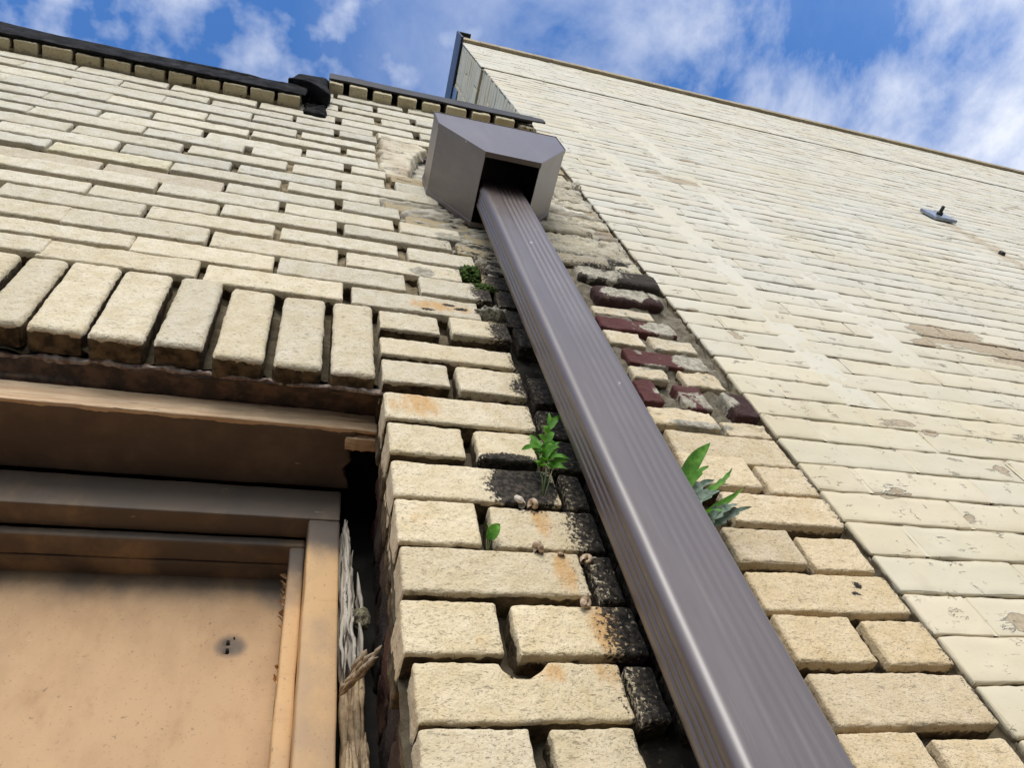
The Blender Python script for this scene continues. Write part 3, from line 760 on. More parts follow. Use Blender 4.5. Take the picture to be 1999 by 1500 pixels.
fl.build('roof_flashing', mat_two('grey_black_flashing', (.016, .015, .017), (.03, .028, .03), 20, .6, .4, .003), cream_building)
st = MB()
def roll(q):
    t = sstep(q[:, 2], 2.44, 2.53); q[:, 1] += .05 * t * t; q[:, 0] += .010 * noise(q, .06, 9)
    return q
rbox(st, (-.100, -.036, 2.268), (.000, .12, 2.532), .022, .006, (.004, .002), (.05, .014), 23, ragged=roll)
def flap(q):
    t = np.clip((q[:, 0] + .11) / .11, 0, 1); q[:, 2] -= .085 * t ** 1.4; q[:, 1] -= .010 * np.sin(t * 3.1)
    return q
rbox(st, (-.112, -.048, 2.288), (.002, -.005, 2.300), .004, .005, (.003, .0015), (.03, .01), 24, ragged=flap)
rbox(st, (-.062, -.008, 2.125), (-.004, .02, 2.24), .010, .0045, (.005, .006), (.03, .011), 25)
st.build('tar_lump', TAR, cream_building)
rf = MB(); rbox(rf, (-2.2, .15, 2.2), (.655, 4.0, 2.27), .01, .5)
rf.build('roof', ROOFM, cream_building)
bk = MB(); rbox(bk, (-2.2, .32, GROUND), (.655, 4.0, 2.2), .01, .5)
bk.build('building_core', DARK, cream_building)

# steel lintel over the window
li = MB()
def rag(q):
    fr = q[:, 1] < .045
    q[:, 1] += np.where(fr, .0035 * fbm(q, .03, 5, 3), 0); q[:, 2] += .0012 * noise(q, .02, 7)
    t = np.clip(q[:, 0] + .19, -.3, .32); q[:, 2] -= .082 * t * np.clip(1 - (q[:, 1] - .036) / .036, 0, 1); q[:, 1] -= .05 * t * (q[:, 1] < .06)
    return q
rbox(li, (-1.2, .0365, .8425), (.114, .078, .8505), .0015, .004, (.0006, .0006), (.02, .006), 2, ragged=rag)
lint = li.build('steel_lintel', RUSTM, cream_building)
le = MB()
rbox(le, (-1.2, .0325, .8440), (.112, .0370, .8515), .0015, .003, (.0012, .0012), (.02, .006), 6, ragged=rag)
le.build('flaking_edge', LIPM, lint)

# ------------------------------------------------------------------ boarded window
def soot_box(mb, lo, hi, r, res, amp, soot, seed=0, ragged=None):
    """rbox with a soot attribute (function of position)"""
    t = MB(); rbox(t, lo, hi, r, res, amp, (.05, .009), seed, ragged)
    V = np.concatenate(t.v); mb.add(V, t.f, soot=soot(V))
win = MB()
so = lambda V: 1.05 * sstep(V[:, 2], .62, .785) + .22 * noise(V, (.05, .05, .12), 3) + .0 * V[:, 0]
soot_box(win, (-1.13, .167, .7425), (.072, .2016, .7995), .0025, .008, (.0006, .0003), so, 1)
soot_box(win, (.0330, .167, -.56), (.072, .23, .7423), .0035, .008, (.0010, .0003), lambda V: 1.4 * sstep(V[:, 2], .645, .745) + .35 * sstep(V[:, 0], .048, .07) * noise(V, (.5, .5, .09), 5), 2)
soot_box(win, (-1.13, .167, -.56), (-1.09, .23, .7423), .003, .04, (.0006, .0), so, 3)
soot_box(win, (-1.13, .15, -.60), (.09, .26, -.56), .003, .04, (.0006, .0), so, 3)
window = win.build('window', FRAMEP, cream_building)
bd = MB()
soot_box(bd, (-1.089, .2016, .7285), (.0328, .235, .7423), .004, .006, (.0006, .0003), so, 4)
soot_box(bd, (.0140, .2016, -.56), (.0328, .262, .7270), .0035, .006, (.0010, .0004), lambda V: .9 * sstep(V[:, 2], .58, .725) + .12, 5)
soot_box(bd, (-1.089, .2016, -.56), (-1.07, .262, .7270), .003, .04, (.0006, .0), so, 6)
for i in range(16):
    z = .715 - .02 * rng.random() - .11 * (i / 15) if i < 12 else .53 + .03 * rng.random(); x = .0138; y = .255 - .05 * rng.random()
    w_, h_ = rng.uniform(.003, .008), rng.uniform(.003, .008)
    t = np.linspace(0, 1, 5); U, W = np.meshgrid(t, t, indexing='ij')
    q = np.stack([x - w_ * U * (.7 + .5 * np.sin(W * 3 + i)), y - .006 * U ** 2 + 0 * W, z + h_ * (W - .5) * (1 - .4 * U)], -1).reshape(-1, 3)
    q += .0008 * np.stack([noise(q, .003, i), noise(q, .003, i + 1), noise(q, .003, i + 2)], 1)
    bd.add(q, gridq(5, 5), soot=-.2)
bd.build('glazing_bead', FRAMEP, window)
hb = MB()
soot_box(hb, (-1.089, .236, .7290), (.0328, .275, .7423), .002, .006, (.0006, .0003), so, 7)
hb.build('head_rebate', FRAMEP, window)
pl = MB(); xs = np.arange(-1.09, .0145, .004); zs = np.arange(.24, .7325, .004)
X, Z = np.meshgrid(xs, zs, indexing='ij'); p = np.stack([X, 0 * X + .262, Z], -1).reshape(-1, 3)
p[:, 1] += .0016 * noise(p, .12, 3) + .0005 * noise(p, .02, 4)
for hx, hz in ((-.044, .628), (-.0435, .6165)):
    d = np.hypot(p[:, 0] - hx, p[:, 2] - hz); p[:, 1] += .006 * sstep(d, .0042, .0020)
ring = np.exp(-(np.hypot(p[:, 0] + .041, p[:, 2] - .623) / .020) ** 4) * .95
sc = ring + .85 * sstep(p[:, 2], .63, .732) + .30 * sstep(p[:, 0], -.035, .012) * sstep(p[:, 2], .44, .62) + .30 * np.exp(-((p[:, 0] + .216) / .02) ** 2 - ((p[:, 2] - .541) / .005) ** 2) + .18 * np.exp(-((p[:, 0] - .005) / .012) ** 2 - ((p[:, 2] - .46) / .06) ** 2)  # sooty stains plus recess shade painted at the top; darker beside right bead
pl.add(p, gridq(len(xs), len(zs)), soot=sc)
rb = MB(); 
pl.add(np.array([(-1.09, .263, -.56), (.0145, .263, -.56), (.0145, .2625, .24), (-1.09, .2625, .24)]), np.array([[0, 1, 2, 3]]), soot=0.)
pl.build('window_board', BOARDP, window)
hl = MB()
for hx, hz in ((-.044, .628), (-.0435, .6165), (-.038, .634)):
    r0 = .0020 if hx != -.038 else .0011
    tube(hl, [(hx, .2605, hz), (hx, .27, hz)], [r0, r0], 10)
hl.build('screw_hole', DARK, window)
hc = MB()
def ragr(q):
    e = q[:, 0] > .05
    q[:, 0] += np.where(e, (.010 * fbm(q * np.array((0, 1, 1)), .02, 3, 3) - .004) * sstep(q[:, 0], .05, .075), 0)
    return q
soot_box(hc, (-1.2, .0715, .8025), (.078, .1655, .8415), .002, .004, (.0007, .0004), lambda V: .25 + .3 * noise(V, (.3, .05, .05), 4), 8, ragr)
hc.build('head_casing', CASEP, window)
sw = MB()
def ragw(q):
    e = sstep(q[:, 0], .02, .11)
    q[:, 1] += e * .003 * fbm(q, (.06, .01, .004), 5, 3); q[:, 2] += e * .002 * fbm(q, (.06, .01, .004), 8, 2)
    return q
rbox(sw, (-1.2, .0665, .8030), (.1065, .0745, .8405), .002, .0035, (.0006, .0004), (.03, .005), 12, ragged=ragw)
for i in range(9):
    z = .799 + .004 * i + rng.uniform(-.001, .001); x0 = .066 + rng.uniform(-.008, .006)
    rbox(sw, (x0, .076 + .004 * rng.random(), z), (.1075, .098, z + .0035), .0012, .0035, (.0010, .0012), (.012, .004), 30 + i)
sw.build('weathered_strip', STRIPW, window)
rw = MB()
def strand(mb, p0, p1, r0, r1, n=14, wob=.0025, seed=0):
    pts = []; rad = []
    for i in range(n):
        t = i / (n - 1)
        a = Vector(p0).lerp(Vector(p1), t)
        w = np.array([[t * .35 + seed * 1.7, seed * .9, 0.3]])
        a += Vector((noise(w, .06, seed)[0] * wob, noise(w, .06, seed + 3)[0] * wob, 0))
        pts.append(a); rad.append((r0 + (r1 - r0) * t) * (1 + .35 * noise(w, .03, seed + 8)[0]) * min(1, 6 * t + .15, 6 * (1 - t) + .15))
    tube(mb, pts, rad, 7, .0009, seed)
for i in range(34):
    t = rng.random(); z1 = .752 - .10 * rng.random() * (i % 3); z0 = z1 - rng.uniform(.08, .24)
    w = .004 + .018 * sstep(np.array([(.75 - (z0 + z1) / 2)]), 0.0, .14)[0]
    x = .0745 + w * t; y = .172 + .03 * rng.random()
    if z0 < .515: z0 = .515 + .012 * rng.random()
    strand(rw, (x, y, z1), (x + rng.uniform(-.002, .004), y + rng.uniform(-.004, .004), z0), .0026, .0022, 16, .003, i)
rw.build('rotten_wood', ROTW, window)
rw = MB()
for i in range(26):
    z1 = .452 - .03 * rng.random(); z0 = .33
    x = .080 + .022 * rng.random(); y = .165 + .03 * rng.random()
    strand(rw, (x + .003, y, z1), (x, y, z0), .0024, .0034, 12, .003, 60 + i)
for i in range(10):
    x = .080 + .018 * rng.random(); y = .185 + .02 * rng.random()
    strand(rw, (x, y, .54), (x, y, .33), .004, .004, 12, .004, 90 + i)
rw.build('rotten_wood', ROTH, window)
cv = MB(); rbox(cv, (.0735, .235, -.56), (.125, .315, .86), .002, .05); rbox(cv, (-1.2, .082, .852), (.125, .315, .875), .002, .05)
cv.build('cavity_lining', DARK, window)

# ------------------------------------------------------------------ tall painted building on the right
painted_building = empty('painted_brick_building', (3.2, .3, GROUND))
tag(painted_building, 'tall cream painted brick building with flaking paint on the right', 'building')
PEEL = [(1.37, 1.285, .11, .034, 1.15), (1.44, 1.235, .14, .034, 1.2), (1.52, 1.18, .12, .036, 1.2), (1.62, 1.12, .12, .03, .9), (1.25, 1.20, .05, .02, .8), (1.30, 1.24, .05, .02, .7), (.878, .925, .030, .014, .8), (.90, .862, .03, .012, .75), (.94, .86, .03, .012, .75), (.98, .84, .03, .015, .7), (.755, 1.115, .018, .03, .7), (.70, 1.19, .02, .02, .5),
        (.80, .45, .02, .03, .6), (1.10, 2.22, .10, .03, .9), (1.02, 2.26, .06, .02, .7), (.76, 1.77, .05, .02, .7), (.84, 1.72, .03, .02, .5), (1.9, 1.9, .1, .03, .5), (1.6, 2.0, .08, .025, .6), (1.25, 2.55, .10, .03, .55), (1.75, 1.72, .12, .03, .6), (1.05, .75, .02, .03, .55), (.88, .63, .02, .02, .55), (1.9, 1.45, .1, .05, .7), (1.2, .86, .05, .015, .6)]
def w2mask(x, z):
    p = np.full_like(x, .215); s = np.zeros_like(x)
    p += .05 * sstep(x, 1.2, 2.4)
    for a, b, c, d, k in PEEL:
        p = np.maximum(p, k * np.exp(-((x - a) / c) ** 2 - ((z - b) / d) ** 2))
    s = .42 * sstep(x, 1.3, 2.2) * sstep(z, 1.9, 2.6) * sstep(z, 3.7, 3.2) + .40 * sstep(x, 1.05, .75) * sstep(z, 1.9, 1.0)
    s = np.maximum(s, 1.6 * np.exp(-((x - (2.28 + .02 * np.sin(z * 9))) / .030) ** 4) * sstep(z, 2.44, 2.38) * sstep(z, 1.70, 1.9))
    return np.stack([p, s, 0 * x], 1)
pw = MB(); jt = MB()
PITCH = .0585; Z0 = .434 - PITCH * 31; r = 0
def w2tint(zz=2.5):
    k = rng.uniform(.95, 1.03); t = max(0., min(1., (1.6 - zz) / 1.0)); j = rng.uniform(-.012, .014)
    return ((.615 + .04 * t) * k + j, (.580 + .004 * t) * k, (.488 - .055 * t) * k - j)
def w2row(z, zt, yb, x_start, off, gap, pitchx=.2045, xe=6.2):
    x = x_start; first = True
    while x < xe:
        L = (off if first and off else pitchx)
        a = x + (.0 if first else .0022); b = min(x + L - .0022, xe)
        zc = (z + zt) / 2; d = math.hypot(a - .2, zc)
        res = .010 if d < 1.3 and zc > .25 else (.016 if d < 2.4 and zc > .25 else .05)
        fine = res < .05
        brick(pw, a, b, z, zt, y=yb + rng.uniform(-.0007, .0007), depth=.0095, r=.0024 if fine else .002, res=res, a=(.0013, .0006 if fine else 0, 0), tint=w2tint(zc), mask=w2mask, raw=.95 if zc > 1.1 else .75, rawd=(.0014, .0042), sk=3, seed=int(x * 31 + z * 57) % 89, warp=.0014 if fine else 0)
        yj = yb + (.0008 if rng.random() < .62 else .0024)
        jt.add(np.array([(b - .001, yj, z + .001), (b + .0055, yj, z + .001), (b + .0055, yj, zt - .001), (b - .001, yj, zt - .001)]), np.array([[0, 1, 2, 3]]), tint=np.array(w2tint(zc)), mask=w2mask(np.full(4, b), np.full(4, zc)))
        first = False; x += L
z = Z0
while z < 4.36:
    band = z > 3.60
    yb = -.005 if band else 0.0
    xs0 = .653 if band else .6645
    gap = rng.choice([.003, .004, .005]) if z > 1.0 else rng.choice([.0020, .0026, .0034])
    if abs(z - 1.90) < .03: gap = .0075
    tall = 3.60 < z < 3.66
    zt = min(z + (PITCH * 2 if tall else PITCH) - gap, 4.384)
    w2row(z, zt, yb, xs0, 0 if tall else (.083 if r % 2 else 0), gap, .103 if tall else .2045)
    z += PITCH * (2 if tall else 1); r += 1
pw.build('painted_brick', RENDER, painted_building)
def flat(x0, x1, z0, z1, y):
    nx = max(2, int((x1 - x0) / .06)); nz = max(2, int((z1 - z0) / .06))
    X, Z = np.meshgrid(np.linspace(x0, x1, nx), np.linspace(z0, z1, nz), indexing='ij')
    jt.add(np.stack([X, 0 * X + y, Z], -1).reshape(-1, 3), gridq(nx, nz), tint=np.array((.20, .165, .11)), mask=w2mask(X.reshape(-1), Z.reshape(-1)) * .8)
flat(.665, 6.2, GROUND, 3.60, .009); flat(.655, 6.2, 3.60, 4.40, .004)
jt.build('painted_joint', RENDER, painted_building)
# two filled chases running up the wall
def strip(x0, x1, z0, z1, y):
    mb = MB(); nx = 8; nz = int((z1 - z0) / .012)
    X, Z = np.meshgrid(np.linspace(x0, x1, nx), np.linspace(z0, z1, nz), indexing='ij')
    p = np.stack([X, 0 * X, Z], -1).reshape(-1, 3)
    e = np.minimum(p[:, 0] - x0, x1 - p[:, 0])
    p[:, 0] += .004 * noise(p, .09, 3)
    p[:, 1] = y + .0016 * noise(p, .11, 6) + .0008 * noise(p, .03, 7) + .005 * sstep(e, .006, 0)
    mb.add(p, gridq(nx, nz), tint=np.array((.65, .612, .51)), mask=np.stack([.06 + 0 * p[:, 0], 0 * p[:, 0], 0 * p[:, 0]], 1))
    return mb.build('filled_chase', RENDER, painted_building)
strip(.852, .934, .90, 2.88, -.0002); strip(1.108, 1.190, 1.05, 3.0, -.0001)

# left return of the tall wall, seen above the low roof
rt = MB()
def ret_row(z, zt, xf):
    y = .001
    while y < .62:
        L = .2 if rng.random() > .15 else .1
        rbox(rt, (xf + rng.uniform(-.0006, .0006), y, z), (.72, y + L - .004, zt), .0025, .02, (.001, .0003), (.04, .01), int(y * 40 + z * 70) % 91, tint=np.array(w2tint()) * np.array((1.12, .99, .80)), mask=np.array((.2, .25, 0)))
        y += L
z = Z0
while z < 4.33:
    if z > 2.2:
        tall = 3.60 < z < 3.66
        ret_row(z, min(z + PITCH * (2 if tall else 1) - .004, 4.34), .6535 if z > 3.60 else .6645)
        z += PITCH * (2 if tall else 1)
    else: z += PITCH
Y_, Z_ = np.meshgrid(np.linspace(.0068, .7, 60), np.linspace(GROUND, 4.5, 400), indexing='ij')
p = np.stack([0 * Y_ + .6665, Y_, Z_], -1).reshape(-1, 3); p[:, 0] += .0015 * noise(p, .05, 3)
rt.add(p, gridq(60, 400)[:, ::-1], tint=np.array((.60, .52, .37)), mask=np.array((.25, .45, 0)))
rt.build('return_wall', RENDER, painted_building)

c2 = MB(); x = .655
while x < 6.2:
    L = .103
    rbox(c2, (x + .0015, -.022, 4.385), (x + L - .0015, .25, 4.462), .003, .02, (.001, .0005), (.03, .01), int(x * 90), tint=np.array((.36, .30, .20)) * rng.uniform(.85, 1.1), mask=np.array((.15, .35, 0)))  # dark tint paints the soffit shade into the coping colour
    x += L
c2.build('coping', RENDER, painted_building)
ef = MB(); rbox(ef, (.640, -.036, 4.345), (.6525, .70, 4.555), .003, .03, (.001, 0), (.1, .01), 1)
rbox(ef, (.640, -.036, 4.545), (.72, .70, 4.56), .003, .05)
ef.build('edge_flashing', mat_two('dark_blue_black_sheet', (.02, .023, .03), (.035, .038, .048), 6, .38, .1, .002), painted_building)
ef = MB(); rbox(ef, (.648, .215, 4.19), (.652, .34, 4.42), .001, .02, (.001, 0), (.05, .01), 1)
ef.build('sheet_patch', BLUEFL, painted_building)
ap = MB(); rbox(ap, (2.243, -.016, 2.413), (2.345, -.004, 2.507), .0015, .02)
anchor = ap.build('anchor_plate', METAL, painted_building)
bo = MB(); tube(bo, [(2.293, -.016, 2.458), (2.293, -.026, 2.458)], [.013, .012], 6); tube(bo, [(2.293, -.02, 2.458), (2.293, -.050, 2.458)], [.007, .0065], 10)
bo.build('bolt', BOLT, anchor)
hk = MB(); rbox(hk, (2.267, -.010, 2.084), (2.284, .004, 2.100), .004, .006, (.003, .002), (.02, .006), 3)
hk.build('wall_hook', BOLT, painted_building)
core = MB(); rbox(core, (.73, .26, GROUND), (6.2, 4.0, 4.45), .01, .6)
core.build('building_core', ROOFM, painted_building)

# ------------------------------------------------------------------ downspout with its leader head
downspout = empty('downspout', (.345, -.06, GROUND))
tag(downspout, 'brown enamelled metal downspout with ribbed pipe and funnel head on the cream wall', 'downspout')
def pipe_profile(w, d, k):
    """outline of the ribbed rectangular pipe, counter-clockwise seen from above, front at -d"""
    P2 = []
    def groove(u): return u
    hw = w / 2; rr = .0115
    def arc(cx_, cy_, a0, a1, n=9):
        for i in range(n):
            a = math.radians(a0 + (a1 - a0) * i / (n - 1)); P2.append((cx_ + rr * math.cos(a), cy_ + rr * math.sin(a)))
    def ribs(a, b, spots, axis, outv, depth=.0017, half=.0032):
        t = np.linspace(0, 1, 72)[1:-1]
        for u in t:
            s = a + (b - a) * u; dd = 0
            for c in spots:
                q = (s - c) / half
                if abs(q) < 1: dd = depth * (.5 + .5 * math.cos(math.pi * q))
            if axis == 'x': P2.append((s, outv[1] * (abs(outv[0]) - dd)))
            else: P2.append((outv[1] * (abs(outv[0]) - dd), s))
    arc(-hw + rr, -d + rr, 180, 270)
    ribs(-hw + rr, hw - rr, [-.010, -.0005, .009, .0185, .028], 'x', (d, -1), .0016 * k, .0046)
    arc(hw - rr, -d + rr, 270, 360)
    ribs(-d + rr, -rr, [-d * .66, -d * .5, -d * .34], 'y', (hw, 1), .0016 * k, .0034)
    arc(hw - rr, -rr, 0, 90)
    ribs(hw - rr, -hw + rr, [.02, .0, -.02], 'x', (0.0017, 1), 0.0)
    arc(-hw + rr, -rr, 90, 180)
    ribs(-rr, -d + rr, [-d * .68, -d * .52, -d * .36], 'y', (hw, -1), .0022 * (.55 + .45 * k), .0034)
    return np.array(P2)
prof = pipe_profile(.093, .052, .13)
prof_t = pipe_profile(.093, .052, 1.0)                # the flutes are pressed deeper towards the crimped top
for P_ in (prof, prof_t): P_[:, 1] = np.where(np.abs(P_[:, 1]) < .0018, 0.0, P_[:, 1])
ZS = np.concatenate([np.linspace(GROUND + .03, .1, 20), np.linspace(.1, 1.50, 140)[1:]])
V = []
for z in ZS:
    t = (z - .25) / 1.2
    cx_ = .346 + .007 * t; cy_ = -.036 - .000 * t
    s = float(sstep(np.array([z]), .75, 1.46)[0]); pr = prof * (1 - s) + prof_t * s
    V.append(np.stack([cx_ + pr[:, 0], cy_ + pr[:, 1], np.full(len(pr), z)], 1))
V = np.array(V); nz, npf = V.shape[:2]; Vf = V.reshape(-1, 3)
Vf[:, 1] += .0007 * noise(Vf, (.3, .3, .16), 2); Vf[:, 0] += .0006 * noise(Vf, (.3, .3, .2), 6)
F = []
i, k = np.meshgrid(np.arange(nz - 1), np.arange(npf), indexing='ij'); k2 = (k + 1) % npf
F = np.stack([i * npf + k, i * npf + k2, (i + 1) * npf + k2, (i + 1) * npf + k], -1).reshape(-1, 4)
pm = MB(); pm.add(Vf, F)
pm.build('pipe', PIPE, downspout)

HX = [(.2265, 1.722), (.2265, 1.620), (.302, 1.456), (.4135, 1.449), (.5045, 1.611), (.5095, 1.722)]
YF, YB = -.1535, -.001
def extr(poly, y0, y1, closed_front, closed_back, skip=()):
    n = len(poly); V = [(x, y0, z) for x, z in poly] + [(x, y1, z) for x, z in poly]
    quads = [(i, i + n, (i + 1) % n + n, (i + 1) % n) for i in range(n) if i not in skip]
    F = [np.array(quads)]
    if closed_front: F.append(np.array([list(range(n))]))
    if closed_back: F.append(np.array([[i + n for i in range(n)][::-1]]))
    return np.array(V), F
hd = MB(); v, f = extr(HX, YF, YB, True, True, skip=(2,)); hd.add(v, f)
head = hd.build('leader_head', PIPE, downspout, smooth=False)
md = head.modifiers.new('bevel', 'BEVEL'); md.width = .0016; md.segments = 2; md.limit_method = 'ANGLE'
md = head.modifiers.new('solid', 'SOLIDIFY'); md.thickness = .0012; md.offset = -1
def grow(poly, d):
    c = np.mean(poly, 0); out_ = []
    n = len(poly)
    for i in range(n):
        a, b, c2_ = np.array(poly[i - 1]), np.array(poly[i]), np.array(poly[(i + 1) % n])
        e1 = (b - a) / np.linalg.norm(b - a); e2 = (c2_ - b) / np.linalg.norm(c2_ - b)
        n1 = np.array((e1[1], -e1[0])); n2 = np.array((e2[1], -e2[0]))
        m = n1 + n2; m /= (m @ n1)
        if (b + m * .001 - c) @ (b + m * .001 - c) < (b - c) @ (b - c): m = -m
        out_.append(tuple(b + m * d))
    return out_
for y0, y1 in ((YF - .0012, YF + .0095), (YB - .010, YB + .0004)):
    rm = MB(); v, f = extr(grow(HX, .0014), y0, y1, False, False); rm.add(v, f)
    o = rm.build('rim', PIPE, head, smooth=False)
    md = o.modifiers.new('solid', 'SOLIDIFY'); md.thickness = .0016; md.offset = -1
    md = o.modifiers.new('bevel', 'BEVEL'); md.width = .0005; md.segments = 2

# ------------------------------------------------------------------ plants
def leaf(mb, base, tip, width, bend=(0, 0, 0), normal=(0, -1, .25), n=13, lobes=0, fold=.35, seed=0, shape=.42):
    base, tip = Vector(base), Vector(tip); ax = tip - base; L = ax.length; t_ = ax.normalized()
    side = t_.cross(Vector(normal)).normalized(); nm = side.cross(t_).normalized()
    V = []; F = []
    for i in range(n):
        t = i / (n - 1)
        c = base + ax * t + Vector(bend) * math.sin(math.pi * t)
        w = width * (math.sin(math.pi * min(1, t ** shape)) ** .9) if 0 < t < 1 else .0003
        if lobes:
            q = (t * lobes) % 1.0; w *= .62 + .55 * q
        for s, k in ((-1, .5), (-.5, .25), (0, 0), (.5, .25), (1, .5)):
            ww = w * .5 * s
            V.append(c + side * ww + nm * (abs(ww) * fold + .0012 * math.sin(7 * t + seed + s)))
    V = np.array([tuple(v) for v in V])
    mb.add(V, gridq(n, 5))
weed = empty('weed', (.272, -.012, .605))
tag(weed, 'bright green weed with pointed leaves growing from the joint left of the downspout', 'plant', 'weeds growing in the joints')
stm = MB()
tube(stm, [(.270, .006, .612), (.276, -.014, .640), (.280, -.022, .665), (.285, -.026, .692), (.2935, -.028, .722), (.299, -.028, .742)], [.0013, .0012, .0011, .0010, .0008, .0005], 6)
tube(stm, [(.272, .006, .612), (.281, -.010, .635), (.287, -.018, .652)], [.0010, .0009, .0005], 6)
tube(stm, [(.271, .006, .612), (.271, -.012, .635), (.266, -.020, .655)], [.0010, .0009, .0005], 6)
stm.build('stem', STEM, weed)
lv = [((.277, -.024, .684), (.243, -.034, .664), .017, 2), ((.272, -.026, .682), (.262, -.03, .706), .010, 0), ((.284, -.026, .692), (.272, -.034, .703), .010, 0), ((.287, -.026, .700), (.300, -.032, .716), .008, 0),
      ((.291, -.028, .714), (.282, -.034, .727), .009, 0), ((.296, -.028, .728), (.318, -.036, .760), .0095, 2), ((.298, -.028, .738), (.303, -.031, .768), .007, 0), ((.283, -.024, .680), (.304, -.032, .693), .009, 0),
      ((.281, -.024, .674), (.297, -.036, .674), .011, 0), ((.280, -.022, .668), (.268, -.034, .668), .009, 0), ((.281, -.022, .664), (.304, -.036, .650), .008, 0), ((.286, -.020, .654), (.305, -.030, .652), .009, 0), ((.285, -.018, .648), (.302, -.026, .640), .009, 0),
      ((.267, -.020, .654), (.258, -.032, .640), .009, 0), ((.269, -.018, .650), (.272, -.032, .632), .008, 0), ((.278, -.022, .660), (.264, -.032, .650), .008, 0)]
for i in range(12):
    b_ = np.array((.270 + .022 * rng.random(), -.018, .645 + .06 * rng.random())); a_ = rng.uniform(-.4, 3.5)
    lv.append((tuple(b_), tuple(b_ + np.array((.016 * math.cos(a_), -.014 * rng.random() - .004, .014 * math.sin(a_)))), rng.uniform(.005, .009), 0))
for i, (b, t, w, lb) in enumerate(lv):
    mb = MB(); leaf(mb, b, t, w * 1.3, (0, -.003, .002), (rng.uniform(-.3, .3), -1, rng.uniform(-.5, .3)), 13, lb, .4, i)
    mb.build('leaf', LEAF, weed)
weed2 = empty('weed', (.437, -.004, .585))
tag(weed2, 'dark green weed with broad toothed leaves poking out from the right edge of the downspout', 'plant', 'weeds growing in the joints')
lv = [((.430, -.020, .622), (.489, -.052, .684), .021, 0, (0, -.006, .004)), ((.432, -.020, .612), (.466, -.050, .634), .017, 3, (0, -.004, .004)), ((.446, -.024, .604), (.504, -.046, .641), .010, 5, (.004, -.004, -.006)), ((.436, -.020, .600), (.460, -.052, .604), .015, 2, (0, -.004, .004)),
      ((.440, -.020, .572), (.497, -.050, .596), .009, 0, (0, -.003, -.004)), ((.434, -.018, .588), (.462, -.050, .586), .019, 3, (0, -.004, .003)), ((.440, -.016, .562), (.476, -.048, .566), .016, 4, (0, -.004, .003)), ((.448, -.018, .558), (.490, -.05, .560), .013, 3, (0, -.003, .003)), ((.432, -.016, .566), (.452, -.045, .556), .016, 3, (0, -.003, .003))]
LEAFG = mat_two('weed_leaf_underside', (.10, .16, .10), (.24, .31, .25), 120, .6, .4, .001)
for i, (b, t, w, lb, bd_) in enumerate(lv):
    mb = MB(); leaf(mb, b, t, w, bd_, (rng.uniform(-.5, .4), -1, rng.uniform(-.9, .2)), 26, lb, .3, i + 20, .6)
    mb.build('leaf', LEAFG if i in (3, 5, 6, 7) else LEAF, weed2)
stm = MB(); tube(stm, [(.428, .008, .588), (.436, -.014, .596)], [.003, .002], 6)
for b, t, w, lb, bd_ in lv: tube(stm, [(.430, .004, .588), tuple((np.array(b) + np.array((.43, -.006, .588))) / 2), b], [.0016, .0014, .0011], 6)
stm.build('stem', STEM, weed2)
weed.scale = (.88, .88, .82)
weed2.scale = (.95, .95, .92)
sprout = empty('seedling', (.197, .004, .532))
tag(sprout, 'tiny green seedling with one round leaf between two bricks', 'plant')
mb = MB(); leaf(mb, (.197, -.004, .536), (.209, -.012, .550), .012, (0, -.003, .002), (.2, -1, -.2), 11, 0, .4, 3, .55); leaf(mb, (.196, -.004, .536), (.197, -.010, .554), .006, (0, -.003, 0), (.4, -1, 0), 9, 0, .4, 5)
mb.build('leaf', LEAF, sprout)
mb = MB()
for q in range(3): tube(mb, [(.196, .012, .526), (.195 + .002 * q, -.002, .536), (.197 + .003 * q, -.006, .546)], [.0007, .0006, .0004], 5)
mb.build('stem', STEM, sprout)

def blob(mb, c, rad, amp, wl, seed, nu=48, nv=28):
    u = np.linspace(0, 2 * math.pi, nu + 1)[:-1]; v = np.linspace(.02, math.pi - .02, nv)
    U, Vv = np.meshgrid(u, v, indexing='ij')
    d = np.stack([np.cos(U) * np.sin(Vv), np.sin(U) * np.sin(Vv), np.cos(Vv)], -1).reshape(-1, 3)
    q = d * np.array(rad)
    k = 1 + amp[0] * noise(q + seed, wl[0], seed) + amp[1] * noise(q + seed, wl[1], seed + 4)
    q = q * k[:, None] + np.array(c)
    i, j = np.meshgrid(np.arange(nu), np.arange(nv - 1), indexing='ij'); i2 = (i + 1) % nu
    f = np.stack([i * nv + j, i * nv + j + 1, i2 * nv + j + 1, i2 * nv + j], -1).reshape(-1, 4)
    top = np.array([[i * nv for i in range(nu)]]); bot = np.array([[i * nv + nv - 1 for i in range(nu)][::-1]])
    mb.add(q, [f, top, bot])
def moss(c, rad, label, seed):
    mb = MB(); blob(mb, c, rad, (.4, .34), (.013, .0032), seed, 100, 70)
    tag(mb.build('moss_clump', MOSS), label, 'moss', 'moss left of the downspout')
moss((.270, .004, 1.207), (.016, .013, .030), 'bright green moss clump filling the gap after a brick end', 3)
moss((.288, .002, 1.158), (.018, .008, .012), 'olive moss tuft spread over a brick top right under the bright clump', 8)
mb = MB(); blob(mb, (.283, -.002, 1.052), (.024, .014, .010), (.35, .28), (.016, .005), 14, 100, 50)
tag(mb.build('mortar_crumb', mat_two('mossy_mortar', (.16, .15, .11), (.42, .40, .32), 240, .95, 1.0, .003)), 'mossy grey mortar crumb lying in the joint against the downspout', 'mortar lump')
mb = MB(); blob(mb, (.099, .184, .597), (.010, .010, .014), (.25, .14), (.012, .004), 22, 70, 44)
tag(mb.build('mud_lump', LUMP), 'rough olive mud lump stuck between the rotten wood and the reveal', 'mud lump')
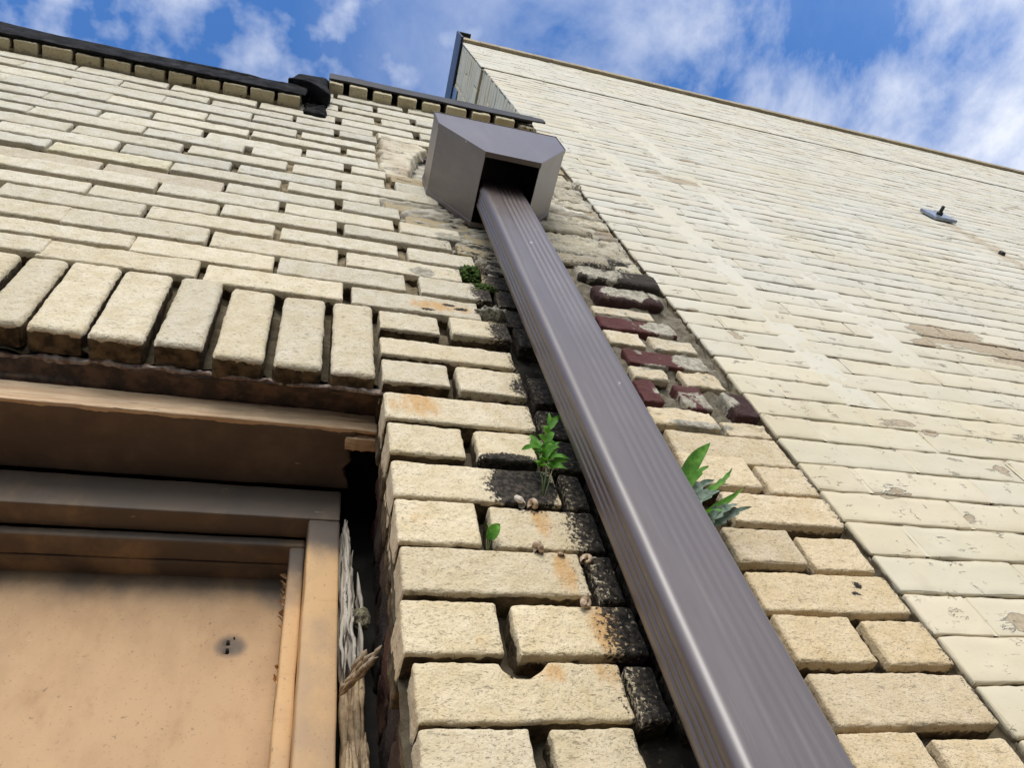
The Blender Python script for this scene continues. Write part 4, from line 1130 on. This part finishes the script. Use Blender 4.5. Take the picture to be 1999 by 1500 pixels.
mb = MB(); blob(mb, (.655, -.004, 1.905), (.012, .012, .022), (.3, .3), (.02, .006), 41, 50, 36)
tag(mb.build('mortar_crumb', SMEAR), 'brown grey mortar crumb at the wall corner right of the leader head', 'mortar lump')
sp = MB()
a, b = Vector((.0725, .168, .488)), Vector((.104, .084, .478))
for i in range(15):
    o_ = Vector((rng.uniform(-.003, .003), rng.uniform(-.004, .004), rng.uniform(-.005, .004)))
    t0 = rng.uniform(0, .35); t1 = rng.uniform(.6, 1.0)
    strand(sp, a.lerp(b, t0) + o_ * (.4 + .6 * t0), a.lerp(b, t1) + o_ * 1.3, .0022, .0026, 14, .003, 130 + i)
strand(sp, (.083, .135, .492), (.093, .108, .494), .0032, .0036, 10, .002, 7)
tag(sp.build('wood_splinter', ROTH), 'broken brown wood splinter wedged between the window frame and the brick reveal', 'wood splinter')

# ------------------------------------------------------------------ snail shells on the brick edges
def snail_mesh():
    mb = MB(); n = 70; m = 12; V = []
    for i in range(n):
        t = i / (n - 1); th = -t * 2 * math.pi * 3.1; R = .0042 * math.exp(-1.9 * (1 - t)); r_ = R * .74
        c = np.array((R * math.cos(th), R * math.sin(th), .0052 * (1 - math.exp(-1.9 * (1 - t))) - .001))
        for k in range(m):
            ph = 2 * math.pi * k / m
            V.append(c + np.array((math.cos(th), math.sin(th), 0)) * r_ * math.cos(ph) + np.array((0, 0, 1)) * r_ * 1.05 * math.sin(ph))
    i, k = np.meshgrid(np.arange(n - 1), np.arange(m), indexing='ij'); k2 = (k + 1) % m
    f = np.stack([i * m + k, (i + 1) * m + k, (i + 1) * m + k2, i * m + k2], -1).reshape(-1, 4)
    mb.add(np.array(V), [f, np.array([[k for k in range(m)]])])
    return mb
snail0 = snail_mesh().build('snail_shell', SHELLW)
G_ = 'snail shells on the brick edges'
tag(snail0, 'pale white snail shell on a brick edge, topmost beside a brown one', 'snail shell', G_)
snail_mat_mesh = snail0.data.copy(); snail_mat_mesh.materials.clear(); snail_mat_mesh.materials.append(SHELL)
SN = [((.2395, -.005, .5975), 1.15, (1.4, .2, .5), 0, None), ((.2545, -.005, .5925), 1.1, (1.2, -.5, 2.0), 1, 'brown snail shell on a brick edge just right of the white shell'),
      ((.2455, -.005, .5270), 1.35, (1.3, .3, 1.2), 1, 'banded tan snail shell, largest of all, sitting on the long rust-streaked brick'),
      ((.2685, -.003, .5215), .6, (1.0, .2, .2), 1, 'tiny dark snail shell on the rust-streaked brick, smallest of all'),
      ((.2955, -.003, .5165), 1.0, (1.5, -.2, 2.6), 1, 'tan snail shell on top of a short blackened brick end'),
      ((.2790, -.003, .4595), 1.0, (1.2, .1, 3.4), 1, 'round brown snail shell hanging lowest, above an orange stain')]
for loc, s, rot, brown, lab in SN:
    o = snail0
    if lab:
        o = snail0.copy(); col.objects.link(o); tag(o, lab)
        if brown: o.data = snail_mat_mesh
    s *= 1.1; o.location = loc; o.scale = (s, s, s); o.rotation_euler = rot
